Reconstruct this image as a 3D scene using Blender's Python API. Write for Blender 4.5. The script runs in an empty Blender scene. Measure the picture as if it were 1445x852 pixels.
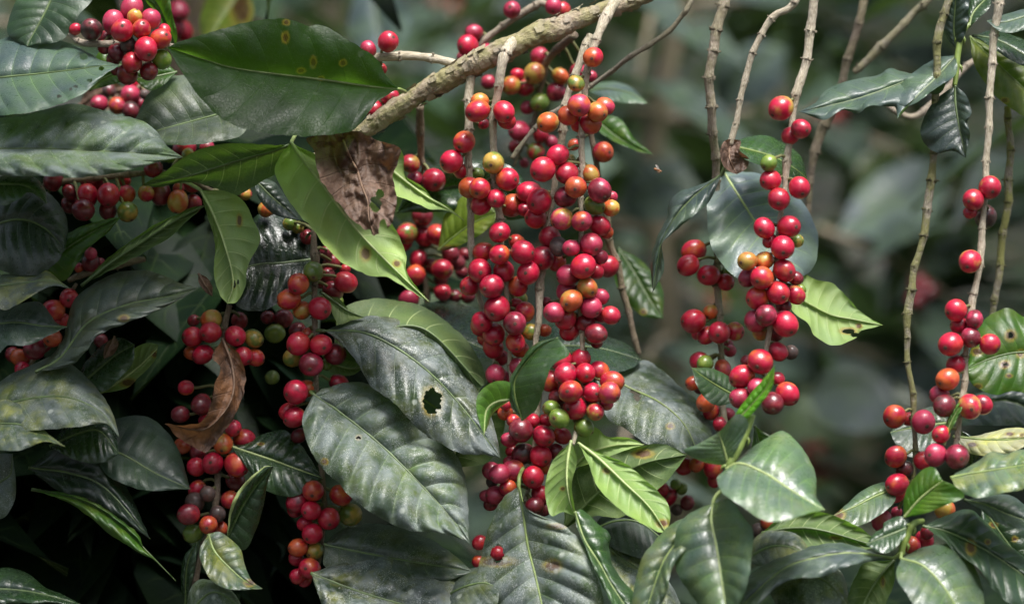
import bpy, bmesh, math, random
import numpy as np
from mathutils import Vector, Matrix, Quaternion, noise

rnd = random.Random(7)
S = bpy.context.scene
COL = S.collection

# ------------------------------------------------------------------ camera
CAM_Y, CAM_Z, FRAME_W = -2.0, 1.5, 0.60          # the lens stands 2 m from the fruit, which fills 0.6 m
cam = bpy.data.cameras.new('camera')
cam_o = bpy.data.objects.new('camera', cam)
COL.objects.link(cam_o)
cam_o.location = (0, CAM_Y, CAM_Z)
cam_o.rotation_euler = (math.radians(90), 0, 0)
cam.sensor_width = 36
cam.lens = 36 * 2.0 / FRAME_W
cam.clip_start, cam.clip_end = 0.05, 2000
cam.dof.use_dof = True
cam.dof.focus_distance = 1.985
cam.dof.aperture_fstop = 4.2
S.camera = cam_o

# ------------------------------------------------------------------ sky, sun, exposure
SUN_EL, SUN_AZ = math.radians(66), math.radians(155)    # high, behind the camera's right shoulder
W = bpy.data.worlds.new('World')
S.world = W
W.use_nodes = True
nt = W.node_tree
nt.nodes.clear()
out = nt.nodes.new('ShaderNodeOutputWorld')
bg = nt.nodes.new('ShaderNodeBackground')
sky = nt.nodes.new('ShaderNodeTexSky')
sky.sky_type = 'NISHITA'
sky.sun_disc = False
sky.sun_elevation = SUN_EL
sky.sun_rotation = SUN_AZ
sky.dust_density = 4.0
sky.air_density = 1.0
hs = nt.nodes.new('ShaderNodeHueSaturation')
hs.inputs['Saturation'].default_value = 0.8          # thin high cloud takes most of the blue out
bg.inputs['Strength'].default_value = 0.085
nt.links.new(sky.outputs[0], hs.inputs['Color'])
nt.links.new(hs.outputs[0], bg.inputs['Color'])
nt.links.new(bg.outputs[0], out.inputs[0])
sun = bpy.data.lights.new('sun', 'SUN')
sun.energy = 2.4
sun.angle = math.radians(26)
sun.color = (1.0, 0.985, 0.96)
sun_o = bpy.data.objects.new('sun', sun)
COL.objects.link(sun_o)
sd = Vector((math.sin(SUN_AZ) * math.cos(SUN_EL), math.cos(SUN_AZ) * math.cos(SUN_EL), math.sin(SUN_EL)))
sun_o.rotation_euler = sd.to_track_quat('Z', 'Y').to_euler()
S.view_settings.view_transform = 'Standard'
S.view_settings.look = 'None'
S.view_settings.exposure = 1.6
S.view_settings.gamma = 1.0
S.cycles.max_bounces = 8
S.cycles.transmission_bounces = 4
S.cycles.transparent_max_bounces = 4

# ------------------------------------------------------------------ helpers
def P(px, py, d=0.0):
    """photograph pixel + millimetres behind the plane of focus -> a point in metres"""
    D = 2.0 + d / 1000.0
    k = FRAME_W / 1445.0 * D / 2.0
    return Vector(((px - 722.5) * k, CAM_Y + D, CAM_Z - (py - 426) * k))

def spline(pts, n):
    """Catmull-Rom through pts (any dimension), resampled to n points of equal chord"""
    a = np.array(pts, float)
    if len(a) == 2:
        t = np.linspace(0, 1, n)[:, None]
        return a[0] * (1 - t) + a[1] * t
    p = np.vstack([2 * a[0] - a[1], a, 2 * a[-1] - a[-2]])
    fine = []
    for i in range(1, len(p) - 2):
        p0, p1, p2, p3 = p[i - 1], p[i], p[i + 1], p[i + 2]
        for s in np.linspace(0, 1, 14, endpoint=False):
            fine.append(0.5 * ((2 * p1) + (-p0 + p2) * s + (2 * p0 - 5 * p1 + 4 * p2 - p3) * s * s + (-p0 + 3 * p1 - 3 * p2 + p3) * s ** 3))
    fine.append(p[-2])
    f = np.array(fine)
    L = np.concatenate([[0], np.cumsum(np.linalg.norm(np.diff(f[:, :2], axis=0), axis=1))])
    t = np.linspace(0, L[-1], n)
    return np.stack([np.interp(t, L, f[:, k]) for k in range(f.shape[1])], 1)

def mesh_obj(name, verts, faces, mat, parent=None, smooth=True):
    me = bpy.data.meshes.new(name)
    me.from_pydata([tuple(v) for v in verts], [], faces)
    me.materials.append(mat)
    if smooth:
        me.polygons.foreach_set('use_smooth', [True] * len(me.polygons))
    me.update()
    return link(name, me, parent)

def link(name, me, parent=None):
    o = bpy.data.objects.new(name, me)
    COL.objects.link(o)
    if parent is not None:
        o.parent = parent
    return o

def thing(name, label, cat, loc, group=None):
    o = bpy.data.objects.new(name, None)
    COL.objects.link(o)
    o.location = loc
    o.empty_display_size = 0.02
    return tag(o, label, cat, group)

def tag(o, label=None, cat=None, group=None, kind=None):
    if label: o['label'] = label
    if cat: o['category'] = cat
    if group: o['group'] = group
    if kind: o['kind'] = kind
    return o

def tube(path, rad, seg=10, lump=0.0, lscale=150.0, cap=True):
    """verts and faces of a tube along a list of Vectors"""
    V, F = [], []
    n = len(path)
    up = Vector((0, 1, 0.01)).normalized()
    side = None
    for i, p in enumerate(path):
        t = (path[min(i + 1, n - 1)] - path[max(i - 1, 0)])
        t = t.normalized() if t.length > 1e-9 else Vector((0, 0, -1))
        if side is None:
            side = t.cross(up)
            if side.length < 1e-3: side = t.cross(Vector((1, 0, 0)))
        side = (side - t * side.dot(t)).normalized()
        b = t.cross(side)
        for k in range(seg):
            a = 2 * math.pi * k / seg
            dirn = side * math.cos(a) + b * math.sin(a)
            r = rad[i]
            if lump:
                q = (p + dirn * r) * lscale
                r *= 1 + lump * noise.noise(q) + 0.5 * lump * noise.noise(q * 2.7)
            V.append(p + dirn * r)
    for i in range(n - 1):
        for k in range(seg):
            a, b2 = i * seg + k, i * seg + (k + 1) % seg
            F.append((a, b2, b2 + seg, a + seg))
    if cap:
        F.append(tuple(range(seg - 1, -1, -1)))
        F.append(tuple(range((n - 1) * seg, n * seg)))
    return V, F

class NT:
    """small node-tree writer"""
    def __init__(self, name):
        self.m = bpy.data.materials.new(name)
        self.m.use_nodes = True
        self.t = self.m.node_tree
        self.t.nodes.clear()
    def n(self, typ, **kw):
        nd = self.t.nodes.new('ShaderNode' + typ)
        for k, v in kw.items():
            setattr(nd, k, v)
        return nd
    def l(self, a, b):
        self.t.links.new(a, b)
    def set(self, sock, v):
        if hasattr(v, 'is_linked') or isinstance(v, bpy.types.NodeSocket): self.l(v, sock)
        else: sock.default_value = v
    def math(self, op, a, b=0.0, c=0.0, clamp=False):
        nd = self.n('Math', operation=op, use_clamp=clamp)
        self.set(nd.inputs[0], a); self.set(nd.inputs[1], b); self.set(nd.inputs[2], c)
        return nd.outputs[0]
    def mix(self, f, a, b, blend='MIX'):
        nd = self.n('Mix', data_type='RGBA', blend_type=blend)
        self.set(nd.inputs[0], f)
        self.set(nd.inputs[6], a if not isinstance(a, tuple) else (*a, 1)[:4])
        self.set(nd.inputs[7], b if not isinstance(b, tuple) else (*b, 1)[:4])
        return nd.outputs[2]
    def ramp(self, v, lo, hi):
        nd = self.n('MapRange', interpolation_type='SMOOTHSTEP')
        self.set(nd.inputs[0], v); self.set(nd.inputs[1], lo); self.set(nd.inputs[2], hi)
        return nd.outputs[0]
    def noise(self, vec, scale, detail=3.0, rough=0.55, dist=0.0):
        nd = self.n('TexNoise')
        if vec is not None: self.l(vec, nd.inputs['Vector'])
        nd.inputs['Scale'].default_value = scale
        nd.inputs['Detail'].default_value = detail
        nd.inputs['Roughness'].default_value = rough
        nd.inputs['Distortion'].default_value = dist
        return nd.outputs['Fac']
    def prop(self, name):
        nd = self.n('Attribute', attribute_type='OBJECT', attribute_name=name)
        return nd
    def bump(self, h, strength, dist, prev=None):
        nd = self.n('Bump')
        nd.inputs['Strength'].default_value = strength
        nd.inputs['Distance'].default_value = dist
        self.l(h, nd.inputs['Height'])
        if prev is not None: self.l(prev, nd.inputs['Normal'])
        return nd.outputs[0]
    def out(self, sh):
        o = self.n('OutputMaterial')
        self.l(sh, o.inputs[0])
        return self.m

# ------------------------------------------------------------------ materials
NVEIN = 9.0
def make_leaf_material():
    t = NT('coffee_leaf')
    tc = t.n('TexCoord')
    obj = tc.outputs['Object']
    rv = t.n('ObjectInfo')
    off = t.n('VectorMath', operation='ADD')
    t.l(obj, off.inputs[0])
    comb = t.n('CombineXYZ'); t.l(t.math('MULTIPLY', rv.outputs['Random'], 3.0), comb.inputs[0])
    t.l(comb.outputs[0], off.inputs[1])
    vec = off.outputs[0]
    uv = t.n('SeparateXYZ'); t.l(tc.outputs['UV'], uv.inputs[0])
    u, v = uv.outputs[0], uv.outputs[1]
    av = t.math('ABSOLUTE', v)
    # lateral veins run from the midrib towards the tip
    ph = t.math('SUBTRACT', t.math('MULTIPLY', u, NVEIN), t.math('MULTIPLY', t.math('POWER', av, 1.25), 1.15))
    fr = t.math('ABSOLUTE', t.math('SUBTRACT', t.math('FRACT', ph), 0.5))
    lat = t.math('MULTIPLY', t.ramp(fr, 0.455, 0.492), t.ramp(av, 1.0, 0.45))
    mid = t.ramp(av, 0.045, 0.012)
    halo = t.math('MULTIPLY', t.ramp(fr, 0.34, 0.5), t.ramp(av, 1.0, 0.3))
    vein = t.math('MAXIMUM', lat, mid)
    base = rv.outputs['Color']
    big = t.noise(vec, 38, 3)
    fine = t.noise(vec, 420, 4, 0.6)
    cell = t.n('TexVoronoi', feature='DISTANCE_TO_EDGE'); t.l(vec, cell.inputs['Vector']); cell.inputs['Scale'].default_value = 420
    net = t.ramp(cell.outputs['Distance'], 0.10, 0.0)
    # upper face
    up = t.mix(t.ramp(big, 0.3, 0.75), base, t.mix(1.0, base, (1.75, 1.85, 0.95), 'MULTIPLY'), 'MIX')
    up = t.mix(t.math('MULTIPLY', t.ramp(fine, 0.4, 0.7), 0.25), up, t.mix(1.0, up, (0.55, 0.6, 0.5), 'MULTIPLY'))
    veinv = t.prop('vein').outputs['Fac']
    up = t.mix(t.math('MULTIPLY', t.math('MULTIPLY', vein, 0.40), veinv), up, t.mix(0.6, t.mix(1.0, up, (3.5, 3.4, 2.5), 'MULTIPLY'), (0.14, 0.19, 0.06)))
    up = t.mix(t.math('MULTIPLY', t.math('MULTIPLY', halo, 0.25), veinv), up, t.mix(1.0, up, (2.0, 2.1, 1.2), 'MULTIPLY'))
    # lower face, paler and duller
    un = t.prop('under').outputs['Color']
    low = t.mix(t.ramp(big, 0.3, 0.8), un, t.mix(1.0, un, (1.45, 1.4, 0.9), 'MULTIPLY'))
    low = t.mix(t.math('MULTIPLY', net, 0.12), low, (0.30, 0.38, 0.14))
    low = t.mix(t.math('MULTIPLY', vein, 0.6), low, (0.42, 0.50, 0.22))
    geo = t.n('NewGeometry')
    back = geo.outputs['Backfacing']
    colr = t.mix(back, up, low)
    # ochre and brown blotches that belong to the blade
    sp = t.n('Attribute', attribute_type='GEOMETRY', attribute_name='spot').outputs['Fac']
    spn = t.math('ADD', sp, t.math('MULTIPLY', t.math('SUBTRACT', fine, 0.5), 0.55))
    colr = t.mix(t.math('MULTIPLY', t.ramp(spn, 0.12, 0.5), 0.75), colr, (0.26, 0.19, 0.02))
    colr = t.mix(t.ramp(spn, 0.50, 0.72), colr, (0.085, 0.032, 0.010))
    yel = t.prop('yellow').outputs['Fac']
    yn = t.math('MULTIPLY', t.ramp(t.noise(vec, 70, 4, 0.6), 0.42, 0.68), yel)
    colr = t.mix(yn, colr, (0.26, 0.27, 0.04))
    # dust, lichen specks and sooty film lie on the blade
    dust = t.prop('dust').outputs['Fac']
    film = t.math('MULTIPLY', t.ramp(t.math('ADD', t.noise(vec, 55, 5, 0.65), t.math('MULTIPLY', fine, 0.35)), 0.52, 0.85), t.math('MINIMUM', dust, 1.0))
    colr = t.mix(t.math('MULTIPLY', film, 0.6), colr, (0.185, 0.215, 0.23))
    vs = t.n('TexVoronoi', feature='F1'); t.l(vec, vs.inputs['Vector']); vs.inputs['Scale'].default_value = 520
    vsn = t.noise(vec, 90, 3)
    rc = t.n('SeparateColor'); t.l(vs.outputs['Color'], rc.inputs[0])
    spk = t.math('MULTIPLY', t.ramp(t.math('ADD', vs.outputs['Distance'], t.math('MULTIPLY', t.math('SUBTRACT', 1.0, rc.outputs[2]), 0.22)), 0.30, 0.14), t.ramp(t.math('ADD', vsn, t.math('MULTIPLY', dust, 0.16)), 0.53, 0.72))
    spk = t.math('MULTIPLY', spk, t.ramp(rc.outputs[0], 0.62, 0.85))
    spk = t.math('MULTIPLY', spk, t.math('MINIMUM', t.math('MULTIPLY', dust, 2.2), 1.0))
    vb = t.n('TexVoronoi', feature='F1'); t.l(vec, vb.inputs['Vector']); vb.inputs['Scale'].default_value = 105
    rb = t.n('SeparateColor'); t.l(vb.outputs['Color'], rb.inputs[0])
    blot = t.math('MULTIPLY', t.math('MULTIPLY', t.ramp(t.math('ADD', vb.outputs['Distance'], t.math('MULTIPLY', fine, 0.2)), 0.34, 0.22), t.ramp(rb.outputs[1], 0.72, 0.8)), t.math('MINIMUM', t.math('MULTIPLY', dust, 1.6), 1.0))
    colr = t.mix(t.math('MULTIPLY', blot, 0.5), colr, (0.40, 0.43, 0.38))
    g1 = t.noise(vec, 1500, 2, 0.7); g2 = t.noise(vec, 75, 4, 0.65)
    grit = t.math('MULTIPLY', t.math('MULTIPLY', t.ramp(g1, 0.50, 0.66), t.ramp(g2, 0.40, 0.60)), t.math('MINIMUM', t.math('MULTIPLY', dust, 0.8), 1.0))
    colr = t.mix(t.math('MULTIPLY', grit, 0.9), colr, (0.36, 0.385, 0.36))
    colr = t.mix(t.math('MULTIPLY', spk, 0.6), colr, (0.50, 0.52, 0.48))
    bs = t.n('BsdfPrincipled')
    t.l(colr, bs.inputs['Base Color'])
    gl = t.prop('rough').outputs['Fac']
    ro = t.math('ADD', t.math('ADD', gl, t.math('MULTIPLY', back, 0.22)), t.math('MULTIPLY', t.math('SUBTRACT', fine, 0.5), 0.25))
    ro = t.math('ADD', ro, t.math('MULTIPLY', t.math('MAXIMUM', film, spk), 0.25), clamp=True)
    t.l(ro, bs.inputs['Roughness'])
    bs.inputs['IOR'].default_value = 1.5
    t.l(t.prop('gloss').outputs['Fac'], bs.inputs['Specular IOR Level'])
    h = t.math('ADD', t.math('MULTIPLY', fine, 0.5), t.math('MULTIPLY', net, -0.25))
    h = t.math('ADD', h, t.math('MULTIPLY', vein, t.math('SUBTRACT', t.math('MULTIPLY', back, 1.8), 0.9)))
    h = t.math('ADD', h, t.math('MULTIPLY', spk, 0.4))
    nb = t.bump(h, 0.55, 0.0004)
    t.l(nb, bs.inputs['Normal'])
    tr = t.n('BsdfTranslucent')
    tcol = t.mix(0.55, t.mix(1.0, colr, (1.9, 2.3, 1.0), 'MULTIPLY'), (0.16, 0.34, 0.02))
    t.l(tcol, tr.inputs['Color']); t.l(nb, tr.inputs['Normal'])
    mx = t.n('MixShader')
    t.l(t.prop('trans').outputs['Fac'], mx.inputs[0])
    t.l(bs.outputs[0], mx.inputs[1]); t.l(tr.outputs[0], mx.inputs[2])
    return t.out(mx.outputs[0])

def make_dead_material():
    t = NT('withered_leaf')
    tc = t.n('TexCoord'); vec = tc.outputs['Object']
    uv = t.n('SeparateXYZ'); t.l(tc.outputs['UV'], uv.inputs[0])
    av = t.math('ABSOLUTE', uv.outputs[1])
    ph = t.math('SUBTRACT', t.math('MULTIPLY', uv.outputs[0], 8.0), av)
    fr = t.math('ABSOLUTE', t.math('SUBTRACT', t.math('FRACT', ph), 0.5))
    vein = t.math('MAXIMUM', t.ramp(fr, 0.45, 0.49), t.ramp(av, 0.06, 0.02))
    a = t.noise(vec, 60, 5, 0.6); b = t.noise(vec, 340, 4, 0.65)
    c = t.mix(t.ramp(a, 0.3, 0.7), (0.058, 0.032, 0.021), (0.175, 0.108, 0.076))
    c = t.mix(t.math('MULTIPLY', t.ramp(b, 0.45, 0.7), 0.5), c, (0.05, 0.028, 0.018))
    c = t.mix(t.math('MULTIPLY', vein, 0.25), c, (0.26, 0.17, 0.12))
    warm = t.prop('warm').outputs['Fac']
    c = t.mix(t.math('MULTIPLY', warm, t.ramp(a, 0.35, 0.65)), c, (0.30, 0.12, 0.035))
    bs = t.n('BsdfPrincipled'); t.l(c, bs.inputs['Base Color'])
    bs.inputs['Roughness'].default_value = 0.55
    h = t.math('ADD', t.math('MULTIPLY', a, 0.8), t.math('ADD', t.math('MULTIPLY', b, 0.6), t.math('MULTIPLY', vein, 0.4)))
    t.l(t.bump(h, 1.0, 0.0022), bs.inputs['Normal'])
    tr = t.n('BsdfTranslucent'); t.l(t.mix(0.5, c, (0.4, 0.16, 0.04)), tr.inputs['Color'])
    mx = t.n('MixShader'); mx.inputs[0].default_value = 0.18
    t.l(bs.outputs[0], mx.inputs[1]); t.l(tr.outputs[0], mx.inputs[2])
    return t.out(mx.outputs[0])

def make_cherry_material():
    t = NT('cherry_skin')
    tc = t.n('TexCoord'); obj = tc.outputs['Object']
    oi = t.n('ObjectInfo')
    off = t.n('VectorMath', operation='ADD'); t.l(obj, off.inputs[0])
    cb = t.n('CombineXYZ'); t.l(t.math('MULTIPLY', oi.outputs['Random'], 40.0), cb.inputs[0]); t.l(cb.outputs[0], off.inputs[1])
    vec = off.outputs[0]                                    # mesh is a unit sphere, scaled per fruit
    sep = t.n('SeparateXYZ'); t.l(obj, sep.inputs[0])
    zz = sep.outputs[2]
    big = t.noise(vec, 0.9, 2, 0.5)
    med = t.noise(vec, 3.0, 4, 0.6)
    fine = t.noise(vec, 14, 3, 0.6)
    c2 = t.prop('blush').outputs['Color']
    f = t.math('ADD', t.math('MULTIPLY', t.math('SUBTRACT', big, 0.5), 3.4), t.math('MULTIPLY', zz, -0.30))
    f = t.math('ADD', f, t.prop('mixin').outputs['Fac'])
    f = t.math('ADD', f, t.math('MULTIPLY', t.math('SUBTRACT', med, 0.5), 0.5))
    c = t.mix(t.ramp(f, 0.05, 0.95), oi.outputs['Color'], c2)
    c = t.mix(t.math('MULTIPLY', t.ramp(med, 0.5, 0.8), 0.35), c, t.mix(1.0, c, (0.55, 0.5, 0.55), 'MULTIPLY'))
    # meridian streaks towards the scar, pale lenticels, waxy bloom, brown scuffs
    st = t.n('Mapping'); st.inputs['Scale'].default_value = (6, 6, 0.8); t.l(vec, st.inputs['Vector'])
    strk = t.noise(st.outputs[0], 1.6, 3, 0.6)
    c = t.mix(t.math('MULTIPLY', t.ramp(strk, 0.52, 0.72), 0.13), c, t.mix(0.5, c, (0.85, 0.32, 0.2)))
    vo = t.n('TexVoronoi', feature='F1'); t.l(vec, vo.inputs['Vector']); vo.inputs['Scale'].default_value = 9
    spk = t.math('MULTIPLY', t.ramp(vo.outputs['Distance'], 0.16, 0.06), 0.22)
    c = t.mix(spk, c, (0.75, 0.42, 0.34))
    bloom_sky = t.ramp(t.noise(vec, 1.7, 4, 0.65), 0.46, 0.8)
    c = t.mix(t.math('MULTIPLY', bloom_sky, 0.07), c, (0.62, 0.45, 0.45))
    scuff = t.math('MULTIPLY', t.ramp(t.noise(vec, 2.3, 5, 0.7), 0.66, 0.76), 0.7)
    c = t.mix(scuff, c, (0.10, 0.045, 0.03))
    c = t.mix(t.math('MULTIPLY', t.ramp(zz, 0.95, 0.995), 0.35), c, (0.16, 0.03, 0.02))
    bs = t.n('BsdfPrincipled'); t.l(c, bs.inputs['Base Color'])
    ro = t.math('ADD', 0.25, t.math('ADD', t.math('MULTIPLY', bloom_sky, 0.22), t.math('MULTIPLY', scuff, 0.3)))
    ro = t.math('ADD', ro, t.math('ADD', t.math('MULTIPLY', fine, 0.10), t.prop('dry').outputs['Fac']), clamp=True)
    t.l(ro, bs.inputs['Roughness'])
    bs.inputs['IOR'].default_value = 1.45
    bs.inputs['Coat Weight'].default_value = 0.35
    bs.inputs['Coat Roughness'].default_value = 0.16
    bs.inputs['Subsurface Weight'].default_value = 0.12
    bs.inputs['Subsurface Radius'].default_value = (1.0, 0.25, 0.15)
    bs.inputs['Subsurface Scale'].default_value = 0.0015
    h = t.math('ADD', t.math('MULTIPLY', med, 0.6), t.math('MULTIPLY', fine, 0.35))
    wr = t.math('MULTIPLY', t.prop('dry').outputs['Fac'], t.noise(st.outputs[0], 1.1, 4, 0.65))
    h = t.math('ADD', h, t.math('MULTIPLY', wr, 14.0))
    t.l(t.bump(h, 0.35, 0.0006), bs.inputs['Normal'])
    return t.out(bs.outputs[0])

def make_bark_material():
    t = NT('coffee_bark')
    tc = t.n('TexCoord'); vec = tc.outputs['Object']
    uv = tc.outputs['UV']
    mp = t.n('Mapping'); mp.inputs['Scale'].default_value = (1.0, 0.16, 1.0); t.l(uv, mp.inputs['Vector'])
    strk = t.noise(mp.outputs[0], 26, 5, 0.65, 0.3)
    a = t.noise(vec, 95, 5, 0.65); b = t.noise(vec, 480, 4, 0.65)
    oi = t.n('ObjectInfo')
    c = t.mix(t.ramp(strk, 0.35, 0.65), t.mix(1.0, oi.outputs['Color'], (0.55, 0.50, 0.46), 'MULTIPLY'), oi.outputs['Color'])
    c = t.mix(t.math('MULTIPLY', t.ramp(a, 0.54, 0.72), 0.5), c, (0.13, 0.095, 0.07))
    c = t.mix(t.math('MULTIPLY', t.ramp(b, 0.5, 0.75), 0.5), c, (0.46, 0.41, 0.35))
    moss = t.prop('moss').outputs['Fac']
    ml = t.math('MULTIPLY', t.ramp(t.math('ADD', t.noise(vec, 62, 5, 0.7), t.math('MULTIPLY', b, 0.25)), 0.50, 0.72), moss)
    c = t.mix(t.math('MULTIPLY', ml, 0.85), c, (0.19, 0.19, 0.055))
    cr = t.ramp(t.noise(mp.outputs[0], 40, 4, 0.7), 0.60, 0.72)
    c = t.mix(t.math('MULTIPLY', cr, 0.6), c, (0.055, 0.038, 0.026))
    bs = t.n('BsdfPrincipled'); t.l(c, bs.inputs['Base Color'])
    bs.inputs['Roughness'].default_value = 0.82
    h = t.math('SUBTRACT', t.math('ADD', strk, t.math('MULTIPLY', b, 0.7)), t.math('MULTIPLY', cr, 0.8))
    h = t.math('ADD', h, t.math('MULTIPLY', ml, 0.5))
    t.l(t.bump(h, 0.9, 0.0011), bs.inputs['Normal'])
    return t.out(bs.outputs[0])

def simple(name, col, rough=0.6, var=0.4, scale=120):
    t = NT(name)
    tc = t.n('TexCoord')
    n = t.noise(tc.outputs['Object'], scale, 4, 0.6)
    c = t.mix(t.ramp(n, 0.3, 0.7), col, tuple(x * (1 - var) for x in col))
    bs = t.n('BsdfPrincipled'); t.l(c, bs.inputs['Base Color'])
    bs.inputs['Roughness'].default_value = rough
    t.l(t.bump(n, 0.4, 0.0006), bs.inputs['Normal'])
    return t.out(bs.outputs[0])

M_LEAF, M_DEAD, M_CHERRY, M_BARK = make_leaf_material(), make_dead_material(), make_cherry_material(), make_bark_material()
M_RIB = simple('leaf_midrib', (0.20, 0.27, 0.075), 0.45)
M_RIBDK = simple('leaf_midrib_dark', (0.10, 0.15, 0.05), 0.45)
M_RIBPALE = simple('leaf_midrib_pale', (0.36, 0.44, 0.17), 0.45)
M_RIBDEAD = simple('withered_midrib', (0.20, 0.12, 0.075), 0.7)
M_STALK = simple('fruit_stalk', (0.17, 0.17, 0.06), 0.6)
M_SCAR = simple('blossom_scar', (0.10, 0.045, 0.03), 0.8, 0.5, 3.0)
M_SHOOT = simple('green_shoot', (0.22, 0.30, 0.07), 0.45)
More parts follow.
